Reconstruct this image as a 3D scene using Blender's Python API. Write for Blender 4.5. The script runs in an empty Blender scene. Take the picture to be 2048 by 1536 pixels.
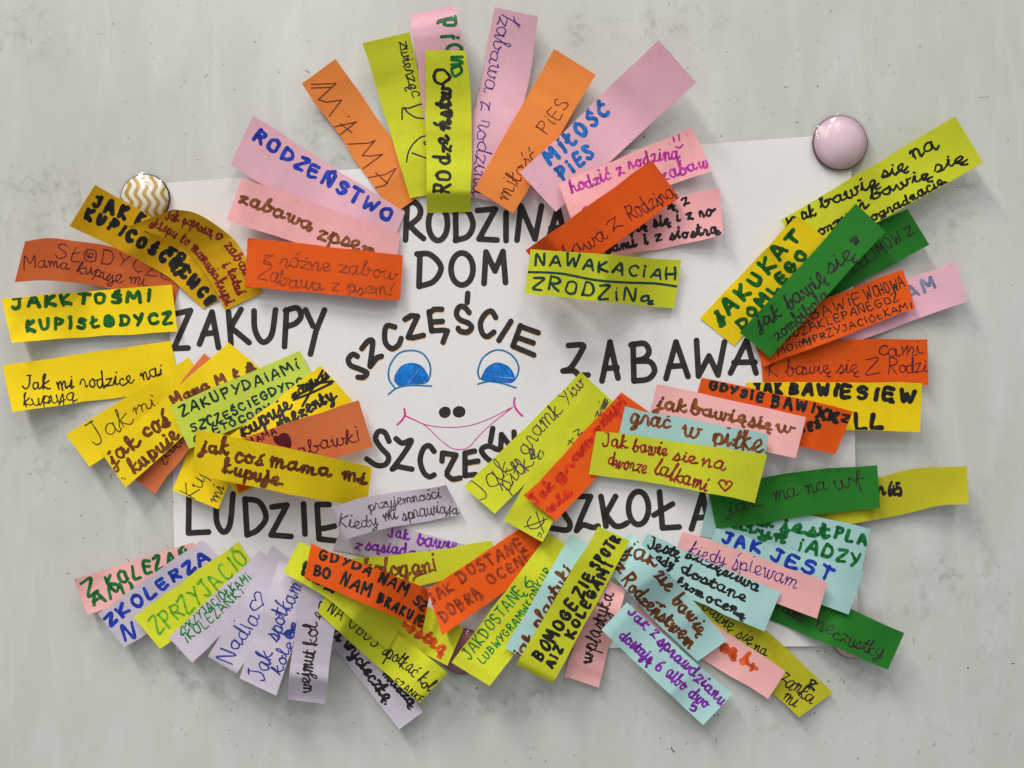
import bpy, math, random
import numpy as np
random.seed(7); RS = np.random.RandomState(11)
S = bpy.context.scene

# ------------------------------------------------------------------ camera, world, lights
MM = 0.001
PX = 0.0003                 # metres per photograph pixel on the board plane
CZ = 1.40                   # height of the picture's centre above the floor
D = 0.62                    # camera distance from the board
cam_d = bpy.data.cameras.new("camera"); cam = bpy.data.objects.new("camera", cam_d)
S.collection.objects.link(cam); S.camera = cam
cam.location = (0, -D, CZ); cam.rotation_euler = (math.pi / 2, 0, 0)
cam_d.sensor_width = 36; cam_d.lens = 36 * D / (2048 * PX)
cam_d.clip_start = 0.01; cam_d.clip_end = 50

w = bpy.data.worlds.new("World"); S.world = w; w.use_nodes = True
bg = w.node_tree.nodes['Background']
bg.inputs[0].default_value = (0.93, 0.97, 1.0, 1); bg.inputs[1].default_value = 0.31

S.view_settings.view_transform = 'Standard'; S.view_settings.look = 'None'
S.view_settings.exposure = 0.0; S.view_settings.gamma = 1

def area(name, loc, sx, sy, power, col=(1, 0.975, 0.945), rot=(0, 0, 0)):
    l = bpy.data.lights.new(name, 'AREA'); l.shape = 'RECTANGLE'; l.size = sx; l.size_y = sy
    l.energy = power; l.color = col
    o = bpy.data.objects.new(name, l); S.collection.objects.link(o)
    o.location = loc; o.rotation_euler = rot
    return o
# two rows of ceiling panels running away from the board, behind and above the camera
for rx, rw in ((-1.43, 1.58), (0.70, 0.58)):
    for k in range(5):
        area("ceiling_lamp", (rx, -1.35 - 1.6 * k, CZ + 2.6), 0.37, 1.05, 0.70 * rw * (68.0, 36.0, 17.0, 12.0, 11.0)[k])
S.cycles.max_bounces = 6; S.cycles.transparent_max_bounces = 12
S.cycles.caustics_reflective = False; S.cycles.caustics_refractive = False

# ------------------------------------------------------------------ helpers
def lin(c):
    return tuple(((v / 255) / 12.92 if v / 255 <= 0.04045 else ((v / 255 + 0.055) / 1.055) ** 2.4) for v in c)

def mesh_obj(name, verts, faces, mat, parent=None, smooth=False):
    me = bpy.data.meshes.new(name)
    verts = np.asarray(verts, dtype=np.float32); faces = np.asarray(faces, dtype=np.int32)
    n = faces.shape[1]
    me.vertices.add(len(verts)); me.vertices.foreach_set('co', verts.ravel())
    me.loops.add(faces.size); me.loops.foreach_set('vertex_index', faces.ravel())
    me.polygons.add(len(faces))
    me.polygons.foreach_set('loop_start', np.arange(0, faces.size, n, dtype=np.int32))
    me.polygons.foreach_set('loop_total', np.full(len(faces), n, dtype=np.int32))
    me.update(calc_edges=True); me.validate()
    me.polygons.foreach_set('use_smooth', np.full(len(me.polygons), bool(smooth)))
    me.materials.append(mat)
    o = bpy.data.objects.new(name, me); S.collection.objects.link(o)
    if parent: o.parent = parent
    return o

def unproj(x, y, h):
    """photo pixel at height h above the board -> world"""
    x = np.asarray(x, float); y = np.asarray(y, float); h = np.asarray(h, float)
    k = PX * (D - h) / D
    return np.stack([(x - 1024) * k, -h, CZ - (y - 768) * k], -1)

def catmull(p, step=3.0, closed=False):
    p = np.asarray(p, float)
    if len(p) < 3: return p
    q = np.vstack([2 * p[0] - p[1], p, 2 * p[-1] - p[-2]])
    if np.allclose(p[0], p[-1]): q[0] = p[-2]; q[-1] = p[1]
    out = []
    for i in range(1, len(q) - 2):
        n = max(2, int(np.hypot(*(q[i + 1] - q[i])) / step))
        t = np.linspace(0, 1, n, endpoint=False)[:, None]
        out.append(0.5 * (2 * q[i] + (q[i + 1] - q[i - 1]) * t + (2 * q[i - 1] - 5 * q[i] + 4 * q[i + 1] - q[i + 2]) * t ** 2
                          + (3 * q[i] - q[i - 1] - 3 * q[i + 1] + q[i + 2]) * t ** 3))
    out.append(q[-2][None]); return np.vstack(out)

def along(poly, n):
    poly = catmull(poly, 6.0) if len(poly) > 2 else np.asarray(poly, float)
    seg = np.hypot(*(poly[1:] - poly[:-1]).T); cum = np.r_[0, np.cumsum(seg)]
    s = np.linspace(0, cum[-1], n)
    return np.stack([np.interp(s, cum, poly[:, 0]), np.interp(s, cum, poly[:, 1])], -1)

# ------------------------------------------------------------------ materials
def nt(name):
    m = bpy.data.materials.new(name); m.use_nodes = True
    return m, m.node_tree, m.node_tree.nodes['Principled BSDF']
def node(t, kind, **kw):
    n = t.nodes.new(kind)
    for k, v in kw.items():
        if k.startswith('i_'):
            key = k[2:]; n.inputs[int(key) if key.isdigit() else key].default_value = v
        else: setattr(n, k, v)
    return n
def ramp(t, src, p0, p1, c0=(0, 0, 0, 1), c1=(1, 1, 1, 1)):
    r = node(t, 'ShaderNodeValToRGB'); e = r.color_ramp.elements
    e[0].position = p0; e[1].position = p1; e[0].color = c0; e[1].color = c1
    t.links.new(src, r.inputs[0]); return r.outputs[0]
def mixc(t, fac, a, b, mode='MIX'):
    n = node(t, 'ShaderNodeMix', data_type='RGBA', blend_type=mode)
    if isinstance(fac, float): n.inputs[0].default_value = fac
    else: t.links.new(fac, n.inputs[0])
    for k, v in ((6, a), (7, b)):
        if isinstance(v, tuple): n.inputs[k].default_value = (*v[:3], 1)
        else: t.links.new(v, n.inputs[k])
    return n.outputs[2]

EXPO = 0.70
def alb(c):
    return tuple(min(1.08, v / EXPO) for v in lin(c))     # neon papers fluoresce, so a channel may pass 1
def paper(name, c, rough=0.78, blot=0.10, transl=0.12, second=None):
    m, t, b = nt(name); L = t.links
    co = node(t, 'ShaderNodeTexCoord'); oi = node(t, 'ShaderNodeObjectInfo')
    ad = node(t, 'ShaderNodeVectorMath', operation='ADD'); L.new(co.outputs['Object'], ad.inputs[0])
    sc = node(t, 'ShaderNodeVectorMath', operation='SCALE'); sc.inputs[0].default_value = (3.1, 5.7, 7.3)
    L.new(oi.outputs['Random'], sc.inputs['Scale']); L.new(sc.outputs[0], ad.inputs[1])
    n1 = node(t, 'ShaderNodeTexNoise', i_Scale=22.0, i_Detail=3.0); L.new(ad.outputs[0], n1.inputs[0])
    n2 = node(t, 'ShaderNodeTexNoise', i_Scale=900.0, i_Detail=2.0); L.new(ad.outputs[0], n2.inputs[0])
    n3 = node(t, 'ShaderNodeTexNoise', i_Scale=70.0, i_Detail=6.0, i_Roughness=0.7); L.new(ad.outputs[0], n3.inputs[0])
    a = alb(c)
    dark = tuple(v * (1 - blot * 1.6) for v in a); lite = tuple(min(1.1, v * (1 + blot)) for v in a)
    base = mixc(t, ramp(t, n1.outputs[0], 0.3, 0.7), dark, lite)
    if second:
        g = node(t, 'ShaderNodeTexNoise', i_Scale=9.0, i_Detail=1.0); L.new(ad.outputs[0], g.inputs[0])
        base = mixc(t, ramp(t, g.outputs[0], 0.4, 0.62), base, alb(second))
    base = mixc(t, ramp(t, n2.outputs[0], 0.35, 0.75), base, tuple(v * 0.93 for v in a))
    # finger smudges
    base = mixc(t, ramp(t, n3.outputs[0], 0.56, 0.80, c1=((.32,) * 3 if transl else (.06,) * 3) + (1,)), base, tuple(v * 0.45 for v in a))
    vr = node(t, 'ShaderNodeHueSaturation'); L.new(base, vr.inputs['Color'])
    mp = node(t, 'ShaderNodeMapRange', i_3=0.93, i_4=1.05); L.new(oi.outputs['Random'], mp.inputs[0]); L.new(mp.outputs[0], vr.inputs['Value'])
    L.new(vr.outputs[0], b.inputs['Base Color'])
    b.inputs['Roughness'].default_value = rough; b.inputs['Specular IOR Level'].default_value = 0.3
    bp = node(t, 'ShaderNodeBump', i_Strength=0.05, i_Distance=0.0002); L.new(n2.outputs[0], bp.inputs['Height'])
    bp2 = node(t, 'ShaderNodeBump', i_Strength=(0.25 if transl else 0.04), i_Distance=0.0025); L.new(n1.outputs[0], bp2.inputs['Height']); L.new(bp.outputs[0], bp2.inputs['Normal'])
    L.new(bp2.outputs[0], b.inputs['Normal'])
    if transl:
        tr = node(t, 'ShaderNodeBsdfTranslucent'); L.new(vr.outputs[0], tr.inputs[0])
        mx = node(t, 'ShaderNodeMixShader', i_0=transl); L.new(b.outputs[0], mx.inputs[1]); L.new(tr.outputs[0], mx.inputs[2])
        L.new(mx.outputs[0], t.nodes['Material Output'].inputs[0])
    return m

PAPER = dict(
    sheet=paper('white_sheet_paper', (203, 200, 199), blot=0.015, transl=0.0),
    yellow=paper('yellow_paper', (222, 192, 10)), lime=paper('lime_paper', (190, 194, 38)),
    dlime=paper('olive_lime_paper', (174, 168, 30)), gold=paper('golden_paper', (206, 158, 8)),
    limeblue=paper('pale_green_paper', (188, 202, 70), second=(152, 196, 106)),
    hot=paper('bright_pink_paper', (244, 160, 162)), pink=paper('pink_paper', (212, 164, 176)),
    salmpink=paper('salmon_pink_paper', (222, 164, 162)), rust=paper('rusty_orange_paper', (192, 92, 42)),
    lilac=paper('lilac_paper', (184, 174, 186)), blue=paper('pale_blue_paper', (160, 196, 193)),
    green=paper('green_paper', (30, 106, 28)), orange=paper('deep_orange_paper', (210, 80, 8)),
    lorange=paper('light_orange_paper', (230, 130, 60)), salmon=paper('salmon_paper', (206, 110, 62)),
)
def ink(name, c, gloss=0.5, streak=0.55):
    m, t, b = nt(name); L = t.links
    co = node(t, 'ShaderNodeTexCoord')
    mp = node(t, 'ShaderNodeMapping'); mp.inputs['Scale'].default_value = (1, 1, 0.45); mp.inputs['Rotation'].default_value = (0, 0.7, 0)
    L.new(co.outputs['Object'], mp.inputs[0])
    n = node(t, 'ShaderNodeTexNoise', i_Scale=420.0, i_Detail=4.0); L.new(mp.outputs[0], n.inputs[0])
    a = tuple(min(1, v * 1.15 + .002) for v in lin(c)); lite = tuple(min(1, v * (1 + streak) + 0.012 * streak) for v in a); dk = tuple(v * (1 - streak * .6) for v in a)
    av = node(t, 'ShaderNodeAttribute', attribute_name='ink_density'); col = mixc(t, ramp(t, n.outputs[0], .35, .68), dk, lite)
    L.new(mixc(t, av.outputs['Fac'], col, tuple(v * .55 for v in a)), b.inputs['Base Color'])
    b.inputs['Roughness'].default_value = gloss; b.inputs['Specular IOR Level'].default_value = 0.25
    return m
INK = dict(
    black=ink('black_marker_ink', (30, 28, 26)), bigblack=ink('black_marker_ink_sheet', (46, 42, 40), streak=.25),
    pen=ink('black_pen_ink', (44, 34, 34)), greypen=ink('grey_pen_ink', (80, 68, 66)), olivepen=ink('dark_pen_ink_on_yellow', (84, 70, 20)),
    brown=ink('brown_marker_ink', (122, 66, 24)), dbrown=ink('dark_brown_marker_ink', (104, 52, 16)),
    brownpen=ink('brown_pen_ink', (112, 44, 22)), orbrown=ink('brown_marker_ink_on_orange', (146, 52, 14)),
    green=ink('green_marker_ink', (6, 100, 40)), dgreen=ink('dark_green_marker_ink', (4, 84, 22)), lgreen=ink('leaf_green_ink', (86, 156, 30)),
    tgreen=ink('green_pen_ink', (10, 120, 52)), teal=ink('teal_black_marker_ink', (22, 58, 54)),
    blue=ink('blue_marker_ink', (24, 52, 160)), sky=ink('light_blue_marker_ink', (26, 96, 170)), bluepen=ink('blue_pen_ink', (46, 58, 142)),
    purplepen=ink('purple_pen_ink', (72, 44, 128)), purple=ink('purple_marker_ink', (126, 36, 160)), magenta=ink('magenta_marker_ink', (176, 34, 146)),
    red=ink('dark_red_marker_ink', (142, 40, 32)), ored=ink('red_marker_ink_on_orange', (196, 40, 8)), sred=ink('orange_red_marker_ink', (208, 76, 20)),
    greyblue=ink('faded_blue_marker_ink', (112, 122, 148)), wine=ink('wine_pen_ink', (96, 26, 40)),
    eye=ink('eye_blue_marker_ink', (0, 112, 206), streak=.6), eyeline=ink('eye_outline_ink', (0, 112, 164)), lip=ink('pink_marker_ink', (226, 60, 150)),
    accent=ink('orange_accent_ink', (246, 160, 96)),
)

# ------------------------------------------------------------------ stroke alphabet (cap height 10)
G = {}
def g(ch, wd, s): G[ch] = (wd, s)
g('A', 7, "0,0 3.2,10 6.3,0;1.2,3.5 5.2,3.6"); g('B', 6.4, ".5,0 .6,10;~.5,10 4,9.6 4.6,7.6 3,5.6 .6,5.3;~.6,5.3 4.7,4.6 5.4,2.5 3.5,.3 .5,0")
g('C', 6.4, "~5.5,8.5 4,10 1.5,9 .3,5 1.5,1 4,0 5.5,1.5"); g('D', 6.8, ".5,0 .5,10;~.3,9.9 4,9 5.9,5 4,1 .3,.1")
g('E', 5.8, "5,9.8 .5,10 .5,0 5,.2;.5,5.2 4.3,5.2"); g('G', 7, "~5.5,8.5 4,10 1.5,9 .3,5 1.5,1 4,0 5.7,2 5.7,4.5;3.3,4.7 6,4.7")
g('H', 6.8, ".5,0 .5,10;5.5,0 5.5,10;.5,5 5.5,5"); g('I', 2.6, "1.2,0 1.2,10"); g('J', 5.8, "~4,10 4,3 3,.5 1.2,.3 .2,2;1.6,9.8 5,10")
g('K', 6.4, ".5,0 .5,10;5,10 .7,4.5 5.5,0"); g('L', 5.6, ".5,10 .5,0 4.8,.1"); g('Ł', 5.8, "1,10 1,0 5,.1;-.4,4 3.6,6.6")
g('M', 8.4, "0,0 .9,10 3.7,4 6.6,10 7.4,0"); g('N', 6.8, ".3,0 .5,10 5.3,0 5.6,10")
g('O', 6.8, "~3,10 .8,8.5 .2,5 .8,1.5 3,0 5.2,1.5 5.8,5 5.2,8.5 3,10"); g('P', 6, ".5,0 .6,10;~.4,9.8 4.4,9.5 5,7.2 3.4,5 .6,4.8")
g('R', 6.4, ".5,0 .6,10;~.4,9.8 4.4,9.5 5,7.4 3.4,5.3 .6,5;1.5,5 5.4,0"); g('S', 5.8, "~5,8.6 3.4,10 1,9 1,6.6 3.2,5.2 4.9,3.4 4.4,.8 2,0 .2,1.4")
g('T', 6, "0,10 5.6,9.8;2.8,10 2.8,0"); g('U', 6.4, "~.5,10 .5,3 1.6,.3 3.6,.3 5,3 5.2,10"); g('W', 8.4, "0,10 1.6,0 3.8,6.5 5.8,0 7.6,10")
g('X', 6, "0,10 5.4,0;5.4,10 0,0"); g('Y', 6, "0,10 2.8,5;5.6,10 1.4,0"); g('Z', 6, ".2,9.8 5.2,10 .2,0 5.4,.2")
AC = {'acute': "2.4,11.4 4,13.2", 'dot': "~2.8,12 3,12.1 2.9,12.2", 'ogon': "~4.6,.2 3.6,-1.6 4.2,-2.8 5.8,-2.2"}
for ch, b_, a_ in (('Ś', 'S', 'acute'), ('Ć', 'C', 'acute'), ('Ń', 'N', 'acute'), ('Ó', 'O', 'acute'), ('Ż', 'Z', 'dot'), ('Ą', 'A', 'ogon'), ('Ę', 'E', 'ogon')):
    g(ch, G[b_][0], G[b_][1] + ';' + AC[a_])
g('a', 6, "~4.2,4.8 2.5,5.6 .6,4 .6,1.5 2.2,.2 4,2 4.3,5.2;~4.3,5.2 4.2,1.5 5,.1 6.3,1.2")
g('b', 5.4, "~0,1.5 1.9,7 2.1,9.8 1.2,9 1,3 1.4,.5 3,.1 4.4,2 4,4.6 2.8,4.6 3.6,4 5.6,4.2")
g('c', 4.8, "~4.2,4.7 2.8,5.6 .9,4.2 .8,1.6 2.4,.1 4.9,1.2")
g('d', 6, "~4.2,4.8 2.5,5.6 .6,4 .6,1.5 2.2,.2 4,2 4.7,9.8;~4.7,9.8 4.2,1.5 5,.1 6.3,1.2")
g('e', 4.9, "~0,1.2 2.5,2.5 3.8,4.4 2.8,5.7 1.1,4.5 .9,1.8 2.6,.1 5.1,1.4"); g('f', 4, "~0,1 2.4,5 3.4,9 2.6,10 1.8,8 1.8,-3;.2,4.6 4.2,4.6")
g('g', 6, "~4.2,4.8 2.5,5.6 .6,4 .6,1.5 2.2,.4 4,2 4.3,5.2;~4.3,5.2 4,-2 2.4,-4 .8,-3 3,-.8 6.2,1.2")
g('h', 5.8, "~.2,1 2,7 2,9.8 1,8 .8,0;~.8,0 1.5,3.6 3.2,5.5 4.2,4 4.2,1 5,.1 6,1.2")
g('i', 3, "~0,1.2 1.4,5.4;~1.4,5.4 1.2,1.2 2,.1 3.2,1.2;1.7,8 1.9,8.3"); g('ı', 3, "1.4,6.8 1.4,0;1.4,9.6 1.5,9.8")
g('j', 3, "~0,1.5 1.6,5.4;~1.6,5.4 1.4,-2 .2,-4 -1.4,-3 .5,-.8 3.2,1.2;1.8,8 2,8.3")
g('k', 5, "~0,1 1.8,7 1.9,9.8 1,8 .8,0;~4,5.4 1,3 4,.2 5.2,1.2"); g('l', 3.2, "~0,1.2 2.1,7 2.3,9.8 1.4,9 1.2,1.2 2.2,.1 3.4,1.2")
g('ł', 3.4, "~0,1.2 2.1,7 2.3,9.8 1.4,9 1.2,1.2 2.2,.1 3.6,1.2;-.2,4.5 3.6,6.6")
g('m', 7.4, "~0,3.8 1,5.4 1.2,0;~1.2,2 2.4,5.4 3.4,4.8 3.5,0;~3.5,2 4.8,5.4 5.8,4.6 5.8,1 6.6,.1 7.6,1.2")
g('n', 5.4, "~0,3.8 1,5.4 1.2,0;~1.2,2 2.8,5.4 3.8,4.6 3.8,1 4.6,.1 5.6,1.2")
g('o', 5.2, "~2.5,5.5 .8,4.2 .8,1.4 2.5,.1 4.2,1.4 4,4.4 2.5,5.5;~2.8,5.3 4,4.3 5.4,4.6")
g('p', 5.2, "~0,2 1.2,5.6;1.2,5.6 .8,-4;~1.1,3.5 2.6,5.6 4.2,4.2 4,1.4 2.4,.1 1.1,1;~3.2,.3 4.2,.3 5.4,1.2")
g('r', 4.4, "~0,1.5 1,5 1.6,5.7 3,4.8 3,1.2 3.6,.1 4.6,1.2"); g('s', 4.2, "~0,.8 2,4.8 2.2,5.8 3.4,3.6 3,1 1.2,.1;~1.2,.1 3,.1 4.4,1.2")
g('t', 3.6, "0,1.2 1.9,8.4;1.9,8.4 1.6,1.2;~1.6,1.2 2.4,.1 3.8,1.2;.2,5.4 3.8,5.7")
g('u', 5.6, "~0,4 .8,5.4 .9,1.6 2,.1 3.6,1.5 4,5.4;~4,5.4 4,1.2 4.8,.1 5.8,1.2")
g('w', 7.2, "~0,4 .8,5.4 .9,1.6 2,.1 3.2,1.5 3.4,5;~3.4,5 3.4,1.4 4.6,.1 6,2 5.9,5.2 6.4,4.6 7.4,4.8")
g('v', 4.8, "~0,4 .8,5.4 1.6,.4 2.2,.2 3.8,3 4.2,5.4 5,4.8"); g('y', 5.6, "~0,4 .8,5.4 1,2 2.2,.6 3.8,2 4.1,5.4;~4.1,5.4 3.8,-2 2.2,-4 .6,-3 3,-.8 5.8,1.2")
g('z', 4.6, "~.3,4.8 1.6,5.5 4,5.3;4,5.3 .6,.3;~.6,.3 2.4,.9 4.6,.3"); g('ż', 4.6, G['z'][1] + ";2.2,8 2.4,8.2"); g('ƶ', 4.8, G['z'][1] + ";1,2.8 3.8,3.1")
g('ć', 4.8, G['c'][1] + ";2.8,7.6 4,9.4"); g('ń', 5.4, G['n'][1] + ";2.4,7.6 3.6,9.4"); g('ś', 4.2, G['s'][1] + ";2.6,7.8 3.8,9.6"); g('ó', 5.2, G['o'][1] + ";2.8,7.6 4,9.4")
g('ą', 6, G['a'][1] + ";~5,.2 4.2,-1.4 5,-2.6 6.4,-2"); g('ę', 4.9, G['e'][1] + ";~3.6,.3 2.9,-1.4 3.6,-2.6 5,-2")
g('.', 2, ".6,.2 .8,.4"); g(',', 2, ".8,.6 .2,-1.6"); g('!', 2.4, "1.2,10 1,3.4;1,.4 1.1,.6"); g('-', 4, ".4,4 3.4,4.6"); g('+', 5.4, ".2,3.4 4.8,4;2.4,6.4 2.6,.8")
g('5', 5.4, "4.6,10 1,9.8 .8,5.6;~.8,5.6 3.4,6.2 4.8,4 4,.8 1.6,0 .2,1"); g('6', 5.6, "~4.4,9.8 1.6,7.4 .4,3.4 1.6,.4 3.8,.4 4.9,2.8 3.6,5 1.6,4.6 .6,3")
g('@', 7.4, "~3,10 .8,8.5 .2,5 .8,1.5 3,0 5.6,1.5 6.2,5 5.2,8.5 2,9.5 1.2,6 2.4,3 4.4,4 4.2,6.6 2.6,6.8 2,4.8 3.4,3.8"); g('~', 3, "")
SPACE = 4.0

def text(s, base, cap, r, slant=0.0, jit=0.26, seed=None):
    """one written line: string, baseline polyline (photo px), cap height px, pen radius px -> list of (points, r)"""
    rs = np.random.RandomState(abs(hash_(s + str(base[0]))) % 99991)
    base = catmull(base, 8.0) if len(base) > 2 else np.asarray(base, float)
    seg = np.hypot(*(base[1:] - base[:-1]).T); cum = np.r_[0, np.cumsum(seg)]; Ln = cum[-1]
    adv = [SPACE if c == ' ' else G[c][0] for c in s]
    gapw = max(0.0, 1.9 * (r - 1.0)); gapw += (0.17 * Ln / len(s)) if sum(ch.isupper() for ch in s) > len(s) * .6 and len(s) > 2 else 0; sp_ = min(gapw, 0.48 * Ln / len(s))      # thick pens need air between letters
    sx = (Ln - sp_ * len(s)) / sum(adv); thick = 1.5 * max(0, r - 1.2); sy = (cap - thick) / 10.0; out = []; x = 0; nn = 0
    for c, a in zip(s, adv):
        if c != ' ':
            mid = (x + a / 2) * sx + (nn + .5) * sp_
            e = max(4.0, a * sx / 2)
            p0 = np.array([np.interp(mid - e, cum, base[:, 0]), np.interp(mid - e, cum, base[:, 1])])
            p1 = np.array([np.interp(mid + e, cum, base[:, 0]), np.interp(mid + e, cum, base[:, 1])])
            dv = p1 - p0; dv /= max(1e-6, np.hypot(*dv)); up = np.array([dv[1], -dv[0]])
            m = np.array([np.interp(mid, cum, base[:, 0]), np.interp(mid, cum, base[:, 1])]) + up * thick / 2
            ra = rs.normal(0, 0.06 if s.islower() else .085); ky = 1 + rs.normal(0, 0.07); oy = rs.normal(0, 0.4)
            ca, sa = math.cos(ra), math.sin(ra)
            for st in G[c][1].split(';'):
                if not st: continue
                sm = st[0] == '~'; st = st.lstrip('~')
                q = np.array([[float(v) for v in pt.split(',')] for pt in st.split()])
                if not sm and len(q) == 2 and np.hypot(*(q[1] - q[0])) > 3:
                    q = np.vstack([q[0], (q[0] + q[1]) / 2 + rs.normal(0, .18, 2), q[1]]); sm = True
                if len(q) > 2 or True: q = q + rs.normal(0, jit, q.shape)
                gx = (q[:, 0] - a / 2) * sx; gy = (q[:, 1] * ky + oy) * sy
                gx = gx + slant * gy
                gx, gy = gx * ca - gy * sa, gx * sa + gy * ca
                P = m + gx[:, None] * dv + gy[:, None] * up
                Pc = catmull(P, 2.5) if sm else catmull(np.vstack([P[0], P]) if False else P, 2.5)
                k_ = np.arange(len(Pc)); ph = rs.uniform(0, 6.3)
                out.append((Pc, r * (1 + rs.normal(0, 0.06)) * (1 + .13 * np.sin(k_ * rs.uniform(.25, .6) + ph))))
        x += a; nn += 1
    return out
def hash_(s):
    h = 5381
    for ch in s: h = (h * 33 + ord(ch)) & 0xffffffff
    return h

def tr(ox, oy, s, d, r, smooth=True):
    """strokes traced in a crop with origin ox,oy and scale s"""
    out = []
    for st in d.split(';'):
        sm = smooth and not st.startswith('!'); st = st.lstrip('!')
        q = np.array([[float(v) for v in pt.split(',')] for pt in st.split()]) / s + (ox, oy)
        out.append((catmull(q, 2.5) if sm else q, r))
    return out
def oval(cx, cy, rx, ry, r, a0=-80, a1=285):
    t = np.radians(np.linspace(a0, a1, 40)); return [(np.stack([cx + rx * np.cos(t), cy + ry * np.sin(t)], -1), r)]
def scribble(poly, r, gap, ang=0.6):
    """marker hatching that fills a polygon"""
    p = np.asarray(poly, float); ca, sa = math.cos(ang), math.sin(ang)
    R = np.array([[ca, sa], [-sa, ca]]); q = p @ R.T; out = []
    y = q[:, 1].min() + r
    while y < q[:, 1].max() - r * .5:
        xs = []
        for i in range(len(q)):
            a, b = q[i], q[(i + 1) % len(q)]
            if (a[1] - y) * (b[1] - y) < 0: xs.append(a[0] + (y - a[1]) / (b[1] - a[1]) * (b[0] - a[0]))
        xs.sort()
        for i in range(0, len(xs) - 1, 2):
            if xs[i + 1] - xs[i] > r:
                out.append((np.array([[xs[i] + r * .6, y + RS.normal(0, .3)], [xs[i + 1] - r * .6, y + RS.normal(0, .3)]]) @ R, r))
        y += gap
    out.append((np.vstack([p, p[:1]]), r * .8))
    return out
HEART = "~0,7 1.5,10 4.2,9.4 4.8,6.6;~4.8,6.6 6.4,9.2 8.6,8.6 8.8,5.8 6.6,2.6 4.4,0;~4.4,0 2.4,2.6 .6,4.6 0,7"
G['♡'] = (9, HEART)

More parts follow.
